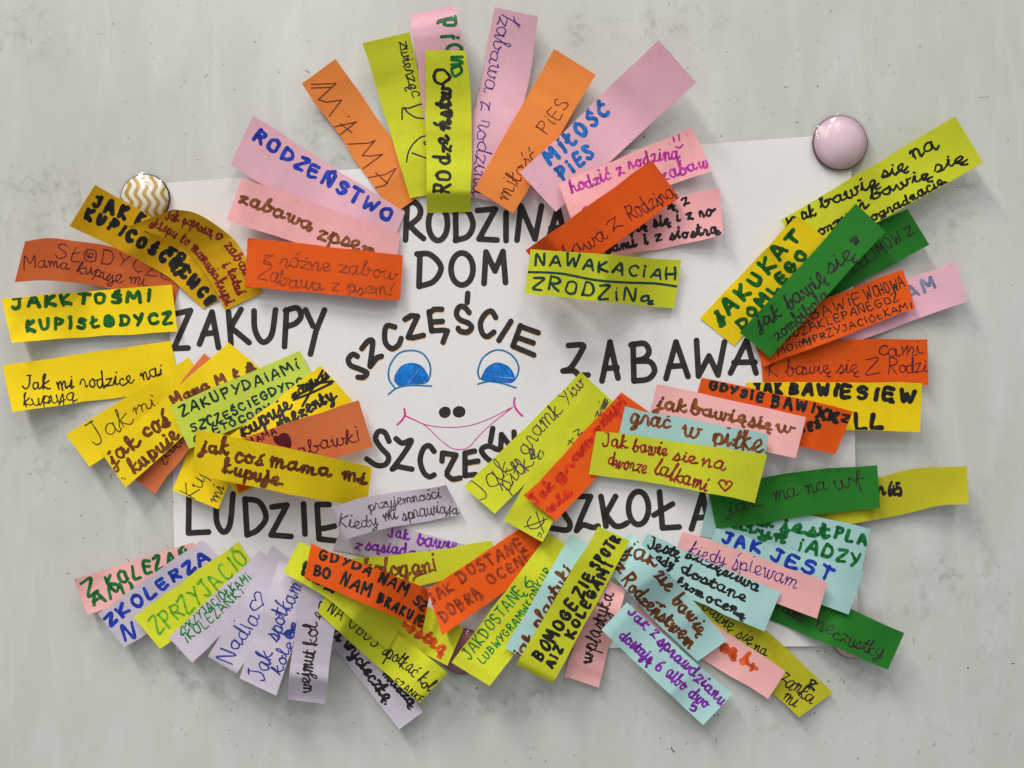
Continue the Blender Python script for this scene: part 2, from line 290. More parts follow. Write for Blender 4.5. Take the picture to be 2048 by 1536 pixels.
# ------------------------------------------------------------------ a sheet of paper as a surface over (u,v)
HC = 4                                               # height map cell, px
HMAP = np.zeros((1536 // HC + 40, 2048 // HC + 40))  # padded by 20 cells
def hidx(x, y):
    return (np.clip((np.asarray(y) / HC + 20).astype(int), 0, HMAP.shape[0] - 1),
            np.clip((np.asarray(x) / HC + 20).astype(int), 0, HMAP.shape[1] - 1))
class Leaf:
    def __init__(s, T, B, N, M, edge=0.9):
        s.N, s.M = N, M
        s.T = along(T, N + 1); s.B = along(B, N + 1)
        for E in (s.T, s.B):                          # scissor-cut edges are never quite straight
            k = RS.normal(0, edge, (8, 2)); t = np.linspace(0, 7, N + 1)
            E += np.stack([np.interp(t, range(8), k[:, 0]), np.interp(t, range(8), k[:, 1])], -1)
        v = np.linspace(0, 1, M + 1)[None, :, None]
        s.P = s.T[:, None] * (1 - v) + s.B[:, None] * v
        s.H = np.zeros((N + 1, M + 1)); s.width = np.hypot(*(s.B - s.T).mean(0))
        s.length = np.hypot(*(s.P[1:, M // 2] - s.P[:-1, M // 2]).T).sum()
    def inv(s, p):
        c = (s.T + s.B) / 2; n = s.N
        d2 = ((p[:, None] - c[None]) ** 2).sum(-1); u = d2.argmin(1).astype(float)
        for _ in range(8):
            uc = np.clip(u, 0, n - 1e-6); i = uc.astype(int); f = (u - i)[:, None]
            Tt = s.T[i] * (1 - f) + s.T[i + 1] * f; Bb = s.B[i] * (1 - f) + s.B[i + 1] * f
            w = Bb - Tt; v = ((p - Tt) * w).sum(1) / (w * w).sum(1)
            dT = s.T[i + 1] - s.T[i]; dB = s.B[i + 1] - s.B[i]
            t = dT * (1 - v[:, None]) + dB * v[:, None]
            r = p - (Tt + w * v[:, None])
            # solve 2x2 for du, dv
            det = t[:, 0] * w[:, 1] - t[:, 1] * w[:, 0]
            du = (r[:, 0] * w[:, 1] - r[:, 1] * w[:, 0]) / np.where(abs(det) < 1e-6, 1e-6, det)
            u = u + np.clip(du, -3, 3); u = np.clip(u, -3, n + 3)
        return u, v
    def height(s, u, v):
        uc = np.clip(u, 0, s.N - 1e-6); i = uc.astype(int); f = uc - i
        vc = np.clip(v, 0, 1 - 1e-9) * s.M; j = vc.astype(int); q = vc - j; H = s.H
        return (H[i, j] * (1 - f) * (1 - q) + H[i + 1, j] * f * (1 - q) + H[i, j + 1] * (1 - f) * q + H[i + 1, j + 1] * f * q)
    def settle(s, want, gap):
        """rest on whatever lies below, bending smoothly; want = free height profile (N+1)"""
        req = np.zeros(s.N + 1)
        for v in np.linspace(-0.04, 1.04, 16):
            q = s.T * (1 - v) + s.B * v
            iy, ix = hidx(q[:, 0], q[:, 1])
            for dy in (-1, 0, 1):
                for dx in (-1, 0, 1):
                    req = np.maximum(req, HMAP[np.clip(iy + dy, 0, HMAP.shape[0] - 1), np.clip(ix + dx, 0, HMAP.shape[1] - 1)])
        req = np.maximum(req, np.maximum(np.r_[req[1:], 0], np.r_[0, req[:-1]])) + gap
        e0 = np.maximum(0, req - want); e = e0.copy()
        for _ in range(70):
            pad = np.r_[2 * e[0] - e[1], e, 2 * e[-1] - e[-2]]
            e = np.maximum(np.maximum(0, (pad[:-2] + 2 * pad[1:-1] + pad[2:]) / 4), e0)
        for _ in range(3):
            pad = np.r_[e[0], e, e[-1]]; e = np.maximum((pad[:-2] + pad[1:-1] + pad[2:]) / 3, e0 * .98)
        s.H[:] = (want + e)[:, None]
    def stamp(s):
        for a in np.linspace(0, s.N, s.N * 5 + 1):
            for v in np.linspace(0, 1, int(s.width / 2.5) + 2):
                i = min(int(a), s.N - 1); f = a - i
                q = (s.T[i] * (1 - f) + s.T[i + 1] * f) * (1 - v) + (s.B[i] * (1 - f) + s.B[i + 1] * f) * v
                h = max(s.H[i, 0], s.H[i, -1]) * (1 - f) + max(s.H[i + 1, 0], s.H[i + 1, -1]) * f
                y = int(q[1] / HC + 20); x = int(q[0] / HC + 20)
                if 0 <= y < HMAP.shape[0] and 0 <= x < HMAP.shape[1] and HMAP[y, x] < h: HMAP[y, x] = h
    def build(s, name, mat, thick=0.00017):
        n, m = s.N + 1, s.M + 1
        top = unproj(s.P[..., 0], s.P[..., 1], s.H).reshape(-1, 3); bot = top.copy(); bot[:, 1] += thick
        V = np.vstack([top, bot]); F = []; idx = np.arange(n * m).reshape(n, m); o = n * m
        a, b, c, d = idx[:-1, :-1].ravel(), idx[1:, :-1].ravel(), idx[1:, 1:].ravel(), idx[:-1, 1:].ravel()
        F.append(np.stack([a, d, c, b], -1)); F.append(np.stack([a, b, c, d], -1) + o)
        ring = np.r_[idx[:, 0], idx[-1, 1:], idx[::-1, -1][1:], idx[0, ::-1][1:]]
        R = len(ring); V = np.vstack([V, V[ring], V[ring + o]]); k = 2 * o + np.arange(R - 1)
        F.append(np.stack([k, k + 1, k + 1 + R, k + R], -1))
        return mesh_obj(name, V, np.vstack(F), mat, None, True)
    def write(s, strokes, mat, parent, name='handwriting', lift=0.00004, step=1.0):
        """marching-triangles outline of all strokes together: one flat ink layer that follows the paper"""
        allp = np.vstack([q for q, _ in strokes]); rm = max(np.max(r) for _, r in strokes) + 3
        x0, y0 = np.floor(allp.min(0) - rm); x1, y1 = np.ceil(allp.max(0) + rm)
        W = int((x1 - x0) / step) + 1; Hh = int((y1 - y0) / step) + 1
        Fd = np.full((Hh, W), 9.0); Cn = np.zeros((Hh, W))
        for q, rr_ in strokes:
            if len(q) == 1: q = np.vstack([q, q])
            rr_ = np.broadcast_to(rr_, (len(q),)); rM = rr_.max() + 3
            J0 = max(0, int((q[:, 1].min() - rM - y0) / step)); J1 = min(Hh, int((q[:, 1].max() + rM - y0) / step) + 3)
            I0 = max(0, int((q[:, 0].min() - rM - x0) / step)); I1 = min(W, int((q[:, 0].max() + rM - x0) / step) + 3)
            Fs = np.full((J1 - J0, I1 - I0), 9.0)
            for a, b, r in zip(q[:-1], q[1:], rr_):
                i0 = max(0, int((min(a[0], b[0]) - r - 2 - x0) / step)); i1 = min(W, int((max(a[0], b[0]) + r + 2 - x0) / step) + 2)
                j0 = max(0, int((min(a[1], b[1]) - r - 2 - y0) / step)); j1 = min(Hh, int((max(a[1], b[1]) + r + 2 - y0) / step) + 2)
                if i1 <= i0 or j1 <= j0: continue
                X = x0 + np.arange(i0, i1) * step; Y = (y0 + np.arange(j0, j1) * step)[:, None]
                ab = b - a; l2 = ab @ ab
                t = np.clip(((X - a[0]) * ab[0] + (Y - a[1]) * ab[1]) / l2, 0, 1) if l2 > 1e-9 else 0
                dd = np.hypot(X - a[0] - t * ab[0], Y - a[1] - t * ab[1]) - r
                Fs[j0 - J0:j1 - J0, i0 - I0:i1 - I0] = np.minimum(Fs[j0 - J0:j1 - J0, i0 - I0:i1 - I0], dd)
            Cn[J0:J1, I0:I1] += Fs < 0.2; Fd[J0:J1, I0:I1] = np.minimum(Fd[J0:J1, I0:I1], Fs)
        # ragged edge where the felt tip drags on the paper
        jj, ii = np.nonzero(Fd < 2.5)
        if not len(jj): return None
        pts = np.stack([x0 + ii * step, y0 + jj * step], -1)
        u, v = s.inv(pts)
        ou = np.maximum(-u, u - s.N) * s.length / s.N; ov = np.maximum(-v, v - 1) * s.width
        Fd[jj, ii] = np.maximum(Fd[jj, ii] + 0.16 * np.sin(pts[:, 0] * 1.9 + np.cos(pts[:, 1] * 1.3) * 2), np.maximum(ou, ov) + 0.6)
        Hm = np.zeros_like(Fd); Hm[jj, ii] = s.height(u, v)
        act = (Fd < 9).astype(bool)
        j, i = np.nonzero(((Fd[:-1, :-1] < 0) | (Fd[1:, :-1] < 0) | (Fd[:-1, 1:] < 0) | (Fd[1:, 1:] < 0)))
        tris = []
        for (p, q_, r_) in (((0, 0), (1, 0), (1, 1)), ((0, 0), (1, 1), (0, 1))):     # (dj,di)
            C = []
            for dj, di in (p, q_, r_):
                C.append(np.stack([x0 + (i + di) * step, y0 + (j + dj) * step, Hm[j + dj, i + di], Fd[j + dj, i + di]], -1))
            A = np.stack(C, 1); ins = A[..., 3] < 0; cnt = ins.sum(1)
            tris.append(A[cnt == 3][..., :3])
            def cut(P, Q):
                t = (P[:, 3] / (P[:, 3] - Q[:, 3]))[:, None]; return P[:, :3] + (Q[:, :3] - P[:, :3]) * t
            for k in range(3):
                o1, o2 = (k + 1) % 3, (k + 2) % 3
                sel = (cnt == 1) & ins[:, k]
                if sel.any():
                    Z = A[sel]; tris.append(np.stack([Z[:, k, :3], cut(Z[:, k], Z[:, o1]), cut(Z[:, k], Z[:, o2])], 1))
                sel = (cnt == 2) & ~ins[:, k]
                if sel.any():
                    Z = A[sel]; c1 = cut(Z[:, o1], Z[:, k]); c2 = cut(Z[:, o2], Z[:, k])
                    tris.append(np.stack([Z[:, o1, :3], Z[:, o2, :3], c2], 1)); tris.append(np.stack([Z[:, o1, :3], c2, c1], 1))
        Tt = np.concatenate(tris)
        if not len(Tt): return None
        V = Tt.reshape(-1, 3)
        key = np.round(V[:, :2] * 64).astype(np.int64); _, first, invx = np.unique(key[:, 0] * 10000019 + key[:, 1], return_index=True, return_inverse=True)
        V = V[first]; F = invx.reshape(-1, 3)
        F = F[(F[:, 0] != F[:, 1]) & (F[:, 1] != F[:, 2]) & (F[:, 0] != F[:, 2])]
        # heights of cut points far from ink are interpolated; recompute exactly
        u, v = s.inv(V[:, :2]); h = s.height(u, v) + lift
        W3 = unproj(V[:, 0], V[:, 1], h)
        nrm = np.cross(W3[F[:, 1]] - W3[F[:, 0]], W3[F[:, 2]] - W3[F[:, 0]])[:, 1]
        F = np.where((nrm > 0)[:, None], F[:, ::-1], F)
        o = mesh_obj(name, W3, F, mat, parent, True)
        gi = np.clip(np.round((V[:, 0] - x0) / step).astype(int), 0, W - 1); gj = np.clip(np.round((V[:, 1] - y0) / step).astype(int), 0, Hh - 1)
        dn = np.clip((Cn[gj, gi] - 1) * .55, 0, 1) + .35 * (Fd[gj, gi] > -1.1)            # overlaps and the wet rim of a stroke hold more ink
        at = o.data.attributes.new('ink_density', 'FLOAT', 'POINT')
        if len(o.data.vertices) == len(dn): at.data.foreach_set('value', np.clip(dn, 0, 1).astype(np.float32))
        return o

def tag(o, label=None, cat=None, group=None, kind=None):
    if label: o['label'] = label
    if cat: o['category'] = cat
    if group: o['group'] = group
    if kind: o['kind'] = kind
    return o

# ------------------------------------------------------------------ the board
def board():
    m, t, b = nt('grubby_white_enamel'); L = t.links
    co = node(t, 'ShaderNodeTexCoord').outputs['Object']
    def noise(scale, detail=4, rough=.55, sc=(1, 1, 1), dist=0.0, off=(0, 0, 0)):
        mp = node(t, 'ShaderNodeMapping'); mp.inputs['Scale'].default_value = sc; mp.inputs['Location'].default_value = off; L.new(co, mp.inputs[0])
        n = node(t, 'ShaderNodeTexNoise', i_Scale=scale, i_Detail=float(detail), i_Roughness=rough, i_Distortion=dist); L.new(mp.outputs[0], n.inputs[0]); return n.outputs[0]
    base = mixc(t, ramp(t, noise(4.0, 5, .6), .35, .68), alb((171, 171, 165)), alb((179, 179, 173)))
    base = mixc(t, ramp(t, noise(16.0, 7, .65, (2.6, 1, .6), .8), .46, .72, c1=(.42, .42, .42, 1)), base, alb((194, 195, 191)))      # chalky wiped streaks
    base = mixc(t, ramp(t, noise(9.0, 8, .7, (1, 1, 1.5), .3, (4, 0, 1)), .54, .74, c1=(.22, .22, .22, 1)), base, alb((146, 147, 141)))   # grey smudges
    base = mixc(t, ramp(t, noise(60.0, 6, .7, (.5, 1, 1), .2, (1, 0, 7)), .60, .78, c1=(.2, .2, .2, 1)), base, alb((130, 130, 123)))
    # dark specks, gathered in patches
    def specks(scale, size, p0, p1, seed, sc=(1, 1, 1)):
        mp = node(t, 'ShaderNodeMapping'); mp.inputs['Scale'].default_value = sc; mp.inputs['Location'].default_value = (seed, 0, seed * 2); L.new(co, mp.inputs[0])
        wob = node(t, 'ShaderNodeTexNoise', i_Scale=scale * 2.2, i_Detail=2.0); L.new(mp.outputs[0], wob.inputs[0])
        ma = node(t, 'ShaderNodeMix', data_type='VECTOR'); ma.inputs[0].default_value = 0.012 * 100 / scale * 1.2
        L.new(mp.outputs[0], ma.inputs[4]); L.new(wob.outputs['Color'], ma.inputs[5])
        v = node(t, 'ShaderNodeTexVoronoi', i_Scale=scale); L.new(ma.outputs[1], v.inputs['Vector'])
        d = ramp(t, v.outputs['Distance'], size * .6, size, (1, 1, 1, 1), (0, 0, 0, 1))
        msk = ramp(t, noise(5.0, 5, .6, off=(seed * 3, 0, seed)), p0, p1)
        mu = node(t, 'ShaderNodeMath', operation='MULTIPLY'); L.new(d, mu.inputs[0]); L.new(msk, mu.inputs[1])
        # only some cells carry a speck
        sep = node(t, 'ShaderNodeSeparateColor'); L.new(v.outputs['Color'], sep.inputs[0])
        gt = node(t, 'ShaderNodeMath', operation='GREATER_THAN', i_1=0.55); L.new(sep.outputs[0], gt.inputs[0])
        m2 = node(t, 'ShaderNodeMath', operation='MULTIPLY'); L.new(mu.outputs[0], m2.inputs[0]); L.new(gt.outputs[0], m2.inputs[1]); return m2.outputs[0]
    dark = lin((58, 56, 50))
    base = mixc(t, specks(120, .10, .46, .56, 1.7), base, dark)
    base = mixc(t, specks(260, .12, .52, .60, 5.1, (1, 1, .7)), base, lin((84, 82, 74)))
    base = mixc(t, specks(45, .035, .40, .5, 9.3), base, dark)
    base = mixc(t, specks(70, .05, .50, .6, 3.3, (.25, 1, 1)), base, lin((96, 94, 86)))
    base = mixc(t, specks(60, .05, .50, .6, 6.3, (1, 1, .2)), base, lin((120, 118, 108)))
    # grime rubbed into the board round the magnets and where strips hang (photo positions)
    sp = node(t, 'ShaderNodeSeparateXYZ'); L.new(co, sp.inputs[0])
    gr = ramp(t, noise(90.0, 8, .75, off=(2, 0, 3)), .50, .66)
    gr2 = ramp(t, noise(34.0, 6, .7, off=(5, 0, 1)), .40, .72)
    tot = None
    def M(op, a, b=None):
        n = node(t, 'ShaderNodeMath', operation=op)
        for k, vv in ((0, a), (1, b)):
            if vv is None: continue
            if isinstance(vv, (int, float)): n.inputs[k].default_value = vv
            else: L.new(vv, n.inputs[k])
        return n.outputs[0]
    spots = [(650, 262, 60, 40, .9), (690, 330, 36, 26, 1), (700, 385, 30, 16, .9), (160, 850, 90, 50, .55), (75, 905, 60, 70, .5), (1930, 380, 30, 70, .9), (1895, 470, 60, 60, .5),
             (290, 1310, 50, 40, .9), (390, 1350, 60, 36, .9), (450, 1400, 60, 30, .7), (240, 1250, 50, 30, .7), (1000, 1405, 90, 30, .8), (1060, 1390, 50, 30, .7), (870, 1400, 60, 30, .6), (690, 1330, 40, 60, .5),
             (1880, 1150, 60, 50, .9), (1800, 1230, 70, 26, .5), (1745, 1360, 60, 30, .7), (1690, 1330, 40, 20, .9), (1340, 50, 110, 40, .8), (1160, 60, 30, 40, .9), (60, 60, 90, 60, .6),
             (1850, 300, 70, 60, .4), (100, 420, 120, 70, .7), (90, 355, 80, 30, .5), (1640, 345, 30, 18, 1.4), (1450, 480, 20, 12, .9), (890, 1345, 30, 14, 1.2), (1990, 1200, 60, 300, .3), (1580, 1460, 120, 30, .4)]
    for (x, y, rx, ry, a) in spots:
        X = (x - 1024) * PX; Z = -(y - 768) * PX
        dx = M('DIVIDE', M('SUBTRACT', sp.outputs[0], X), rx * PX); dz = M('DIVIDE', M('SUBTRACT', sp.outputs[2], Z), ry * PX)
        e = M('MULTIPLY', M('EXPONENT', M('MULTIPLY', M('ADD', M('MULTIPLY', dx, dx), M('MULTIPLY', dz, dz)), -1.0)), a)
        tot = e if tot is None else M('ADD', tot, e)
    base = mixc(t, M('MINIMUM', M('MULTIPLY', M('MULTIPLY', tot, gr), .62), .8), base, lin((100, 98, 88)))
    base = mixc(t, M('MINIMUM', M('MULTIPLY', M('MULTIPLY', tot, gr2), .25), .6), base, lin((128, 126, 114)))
    L.new(base, b.inputs['Base Color'])
    rr = node(t, 'ShaderNodeMapRange', i_3=0.13, i_4=0.33); L.new(noise(30.0, 6, .7, off=(8, 0, 2)), rr.inputs[0]); L.new(rr.outputs[0], b.inputs['Roughness'])
    b.inputs['Specular IOR Level'].default_value = 0.55
    bp = node(t, 'ShaderNodeBump', i_Strength=0.18, i_Distance=0.002); L.new(noise(7.0, 3, .5, (1.8, 1, .6)), bp.inputs['Height'])
    bp2 = node(t, 'ShaderNodeBump', i_Strength=0.12, i_Distance=0.0004); L.new(noise(240.0, 4, .6), bp2.inputs['Height']); L.new(bp.outputs[0], bp2.inputs['Normal'])
    L.new(bp2.outputs[0], b.inputs['Normal'])
    W, Hh, tk = 0.95, 0.62, 0.012
    v = [(-W, 0, -Hh), (W, 0, -Hh), (W, 0, Hh), (-W, 0, Hh), (-W, tk, -Hh), (W, tk, -Hh), (W, tk, Hh), (-W, tk, Hh)]
    f = [(0, 1, 2, 3), (5, 4, 7, 6), (0, 4, 5, 1), (3, 2, 6, 7), (1, 5, 6, 2), (4, 0, 3, 7)]
    o = mesh_obj('whiteboard', v, f, m); o.location = (0, 0, CZ); tag(o, kind='structure')
board()

# ------------------------------------------------------------------ the poster sheet
sheet = Leaf([(334, 366), (690, 340), (1020, 316), (1702, 267)], [(352, 1302), (1222, 1296), (1716, 1292)], 48, 36, edge=.3)
uu = np.linspace(0, 1, 49)[:, None]; vv = np.linspace(0, 1, 37)[None]
wave = 0.5 + .5 * np.sin(uu * 7 + vv * 3 + .6) * np.cos(vv * 6 - uu * 2)
edgeness = np.maximum(np.maximum(0, (abs(uu - .5) - .30) / .2), np.maximum(0, (abs(vv - .5) - .30) / .2)) ** 1.5
sheet.H = 0.00035 + 0.0012 * wave * np.sin(np.pi * vv) ** .6 + 0.0026 * edgeness * (0.5 + .5 * np.sin(uu * 19 + 2 * vv) * np.cos(vv * 13 + 1)) \
    + 0.0035 * np.maximum(0, (uu - .80) / .2) ** 2 * np.maximum(0, 1 - abs(vv - .60) / .3)
so = sheet.build('poster_sheet', PAPER['sheet'])
tag(so, 'large white paper sheet with a drawn face and big black words', 'poster')
_u = np.linspace(0, 48, 500); _v = np.linspace(0, 1, 400)
UU, VV = np.meshgrid(_u, _v, indexing='ij'); i_ = np.minimum(UU.astype(int), 47); f_ = (UU - i_)[..., None]
Q = (sheet.T[i_] * (1 - f_) + sheet.T[i_ + 1] * f_) * (1 - VV[..., None]) + (sheet.B[i_] * (1 - f_) + sheet.B[i_ + 1] * f_) * VV[..., None]
iy, ix = hidx(Q[..., 0], Q[..., 1]); np.maximum.at(HMAP, (iy, ix), sheet.height(UU, VV))

# ------------------------------------------------------------------ magnets with a glass dome
def magnet(cx, cy, R, face_mat, base_col, label, dome_tint=(1, 1, 1), hgt=0.0062, h0=None, dome_cover=1.0):
    r = R * PX; n = 64
    root = bpy.data.objects.new('glass_magnet', None); S.collection.objects.link(root)
    if h0 is None: h0 = 0.0016
    c = unproj(cx, cy, h0 + .002); root.location = (c[0], 0, c[2])
    tag(root, label, 'magnet', 'round glass magnets holding the sheet')
    def lathe(prof, name, mat, smooth=True):
        V = []; F = []
        for (rad, z) in prof:
            for k in range(n):
                a = 2 * math.pi * k / n; V.append((rad * math.cos(a), -z, rad * math.sin(a)))
        for i in range(len(prof) - 1):
            for k in range(n):
                k2 = (k + 1) % n; F.append((i * n + k, i * n + k2, (i + 1) * n + k2, (i + 1) * n + k))
        o = mesh_obj(name, V, F, mat, root, smooth); return o
    m, t, b = nt('magnet_base_' + base_col[0]); b.inputs['Base Color'].default_value = (*lin(base_col[1]), 1); b.inputs['Roughness'].default_value = .35
    lathe([(r * .7, h0), (r * .95, h0), (r * .965, h0 + .0012), (r * .955, h0 + .0022), (0.0001, h0 + .00225)], 'magnet_base', m)
    lathe([(r * .925, h0 + .0023), (r * .92, h0 + .0026), (0.0001, h0 + .0026)], 'printed_disc', face_mat)
    gm, gt_, gb = nt('clear_glass_' + base_col[0]); L = gt_.links
    lw = node(gt_, 'ShaderNodeLayerWeight', i_Blend=.5); pw = node(gt_, 'ShaderNodeMath', operation='POWER', i_1=4.0); L.new(lw.outputs['Facing'], pw.inputs[0])
    fr = node(gt_, 'ShaderNodeMapRange', i_3=.05, i_4=.6); L.new(pw.outputs[0], fr.inputs[0]); gl = node(gt_, 'ShaderNodeBsdfGlossy', i_Roughness=.03); ts = node(gt_, 'ShaderNodeBsdfTransparent')
    ts.inputs[0].default_value = (*dome_tint, 1); mx = node(gt_, 'ShaderNodeMixShader')
    L.new(fr.outputs[0], mx.inputs[0]); L.new(ts.outputs[0], mx.inputs[1]); L.new(gl.outputs[0], mx.inputs[2]); L.new(mx.outputs[0], gt_.nodes['Material Output'].inputs[0])
    zb = h0 + .0028; prof = [(r * .97, zb), (r, zb + .0006)]
    for q in np.linspace(1, 0, 26)[1:]:
        prof.append((max(1e-4, r * q), zb + .0006 + hgt * .5 * (1 - q ** 3.2)))
    lathe(prof, 'glass_dome', gm)
    yy, xx = np.mgrid[0:HMAP.shape[0], 0:HMAP.shape[1]]
    dd = np.hypot((xx - 20) * HC - cx, (yy - 20) * HC - cy) / R
    HMAP[:] = np.where(dd < 1.04, np.maximum(HMAP, zb + .0008 + hgt * np.sqrt(np.clip(1 - dd ** 3, 0, 1)) * 1.02 + .0004), HMAP)
    return root
def wave_face():
    m, t, b = nt('gold_wave_print'); L = t.links
    co = node(t, 'ShaderNodeTexCoord').outputs['Object']; sp = node(t, 'ShaderNodeSeparateXYZ'); L.new(co, sp.inputs[0])
    def M(op, a, b=None):
        n = node(t, 'ShaderNodeMath', operation=op)
        for k, vv in ((0, a), (1, b)):
            if vv is None: continue
            if isinstance(vv, (int, float)): n.inputs[k].default_value = vv
            else: L.new(vv, n.inputs[k])
        return n.outputs[0]
    x = M('ADD', sp.outputs[0], M('MULTIPLY', sp.outputs[2], .12)); s = M('SINE', M('MULTIPLY', sp.outputs[2], 2 * math.pi / .0105))
    ph = M('SINE', M('ADD', M('MULTIPLY', x, 2 * math.pi / .0053), M('MULTIPLY', s, 1.5)))
    n = node(t, 'ShaderNodeTexNoise', i_Scale=500.0); L.new(co, n.inputs[0])
    gold = mixc(t, ramp(t, n.outputs[0], .3, .7), lin((178, 140, 54)), lin((200, 166, 84)))
    L.new(mixc(t, ramp(t, ph, .02, .14), (.78, .77, .68), gold), b.inputs['Base Color']); b.inputs['Roughness'].default_value = .4
    return m
def plain_face(name, c, c2, dots=None):
    m, t, b = nt(name); L = t.links; co = node(t, 'ShaderNodeTexCoord').outputs['Object']
    n = node(t, 'ShaderNodeTexNoise', i_Scale=60.0, i_Detail=2.0); L.new(co, n.inputs[0])
    col = mixc(t, ramp(t, n.outputs[0], .3, .7), lin(c), lin(c2))
    le = node(t, 'ShaderNodeVectorMath', operation='LENGTH'); fl = node(t, 'ShaderNodeVectorMath', operation='MULTIPLY'); fl.inputs[1].default_value = (1, 0, 1)
    L.new(co, fl.inputs[0]); L.new(fl.outputs[0], le.inputs[0]); col = mixc(t, ramp(t, le.outputs['Value'], .0132, .0146), col, tuple(v * .74 for v in lin(c)))
    if dots:
        v = node(t, 'ShaderNodeTexVoronoi', i_Scale=330.0); L.new(co, v.inputs[0])
        col = mixc(t, ramp(t, v.outputs['Distance'], .16, .24, (1, 1, 1, 1), (0, 0, 0, 1)), col, lin(dots))
    L.new(col, b.inputs['Base Color']); b.inputs['Roughness'].default_value = .35
    return m
magnet(290, 397, 51, wave_face(), ('black', (24, 20, 18)), 'round glass magnet with wavy gold and white stripes at the top left of the sheet')
magnet(1680.5, 285.5, 57, plain_face('pale_pink_print', (226, 200, 208), (240, 218, 226)), ('dark', (104, 70, 80)), 'large pale pink glass magnet beside the lime strip at the top right', (1, .96, .975), hgt=.0042)
magnet(925, 1303, 47, plain_face('dark_pink_print', (170, 104, 118), (196, 134, 148)), ('plum', (34, 14, 20)), 'dark pink glass magnet mostly hidden under the strips at the bottom centre', (.95, .85, .9), hgt=.0045)
magnet(1707, 1273, 46, plain_face('speckled_pink_print', (226, 176, 160), (236, 190, 176), (70, 40, 40)), ('brown', (60, 36, 34)), 'pink glass magnet with dark specks peeping out below the green strip at the bottom right', hgt=.004)

# ------------------------------------------------------------------ what is written on the sheet
BK = []
R0 = 5.9
def px(d, r=R0): BK.extend(tr(0, 0, 1, d, r))
# RODZINA
px("!814,416 811,480;809,414 826,404 840,416 838,434 819,451;!819,451 834,466 847,477")
BK += oval(876, 447, 19, 34, R0)
px("!911,418 912,481;909,418 934,422 946,448 936,472 911,481;!955,421 991,418 958,478 994,480;!1012,426 1012,481;!1034,480 1042,412 1070,478 1083,412;!1096,480 1116,416 1131,476;!1102,456 1127,455")
WORDS=[('RODZINA',BK)]; BK=[]
# DOM
px("!840,508 838,570;834,508 860,509 882,534 868,562 838,573;!968,567 972,504 990,542 1006,503 1011,565")
BK += oval(924, 538, 22, 32, R0)
WORDS.append(('DOM',BK)); BK=[]
# ZAKUPY
px("!353,627 381,621 349,694;!349,697 376,696;!424,624 399,688;!424,624 437,695;!406,668 432,665;!457,624 462,688;!482,619 460,657;!462,655 498,685;508,622 510,660 525,684 543,670 551,620;!573,620 569,693;571,621 594,616 602,632 592,646 574,653;!611,620 626,652;!649,620 632,662 621,708")
WORDS.append(('ZAKUPY',BK)); BK=[]
# ZABAWA
px("1137,691 1165,690 1163,702 1142,735 1126,742;1126,742 1148,742 1158,750 1176,750;!1220,684 1204,762;!1220,684 1236,756;!1209,737 1234,735;!1266,688 1268,762;1262,690 1288,687 1298,702 1290,716 1270,722;1270,722 1300,724 1309,742 1296,758 1268,762;!1352,684 1332,757;!1352,684 1376,753;!1338,733 1368,731;!1393,681 1397,752 1418,712 1436,750 1449,684;!1493,681 1461,746;!1493,681 1512,746;!1468,725 1510,724")
WORDS.append(('ZABAWA',BK)); BK=[]
# LUDZIE
px("!378,990 377,1066 417,1064;432,1004 434,1045 447,1064 460,1048 466,988;!490,998 494,1068;490,998 518,1004 532,1035 515,1060 494,1070;!544,1014 574,1010 542,1070 582,1073;!607,1008 610,1068;!634,1009 638,1076;!634,1009 658,1009;638,1058 652,1056 669,1052;!638,1078 656,1080 675,1082")
WORDS.append(('LUDZIE',BK)); BK=[]
# SZKOŁA
px("1118,1012 1132,1034 1140,1048 1134,1060 1102,1056;!1158,993 1181,993 1162,1036 1153,1061;1153,1061 1166,1050 1186,1055 1196,1052;!1202,993 1212,1052;!1231,993 1209,1033;1209,1026 1228,1050 1242,1052 1254,1046;!1319,984 1325,1056 1358,1054;!1345,1008 1308,1030;!1405,986 1383,1058;!1405,986 1418,1056;!1391,1036 1413,1034")
BK += oval(1277, 1016, 20, 33, R0)
ARCH = tr(660, 560, 3.938, "215,600 180,585 145,620 160,670 230,700 290,730 265,765 220,765;250,540 300,480 335,480 330,560 315,670;!315,680 370,610 405,600;510,370 450,360 430,420 440,500 490,540 540,510 560,460;!590,310 640,280 690,285 650,370 615,450;!615,450 650,455 735,435;!780,250 800,400;!780,260 820,230 880,230;!810,330 885,325;!800,400 900,395;!925,400 905,450 890,490;!1085,105 1080,175;1095,255 1060,215 1020,210 995,260 1020,310 1090,340 1115,375 1080,410 1020,400 1010,380;1305,295 1270,245 1220,270 1185,340 1200,420 1240,445 1290,410;!1425,325 1330,475;!1500,360 1440,520;!1500,365 1640,415;!1470,450 1600,495;!1440,520 1605,590", R0 * .95)
LOW = tr(660, 560, 3.938, "465,1270 430,1200 380,1195 360,1250 400,1320 460,1390 440,1450 370,1460 290,1410;520,1250 570,1285 640,1265 580,1370 490,1490;490,1490 530,1470 590,1480 645,1490;820,1350 780,1305 735,1330 710,1420 735,1510 780,1550 820,1535", R0 * .95) + \
      tr(0, 0, 1, "!884,922 885,906 912,910 894,944;894,950 905,958 920,956;!949,902 930,906 930,951;!930,926 956,922;!930,951 951,949;!985.5,857 981,883;994,899 977,892 963,899 970,913 986,926;!1003,869 1001,900;!1003,869 1030,905;!1028,864 1030,905", R0 * .95)
ACC = [(q + np.array([1.0, 3.2]), 4.2) for q, r in ARCH[:9] + ARCH[10:]]; ACC2 = [(q + np.array([1.0, 3.2]), 4.2) for q, r in LOW[4:8]]
WORDS += [('SZKOŁA',BK),('SZCZĘŚCIE',ARCH),('SZCZEŚN',LOW)]
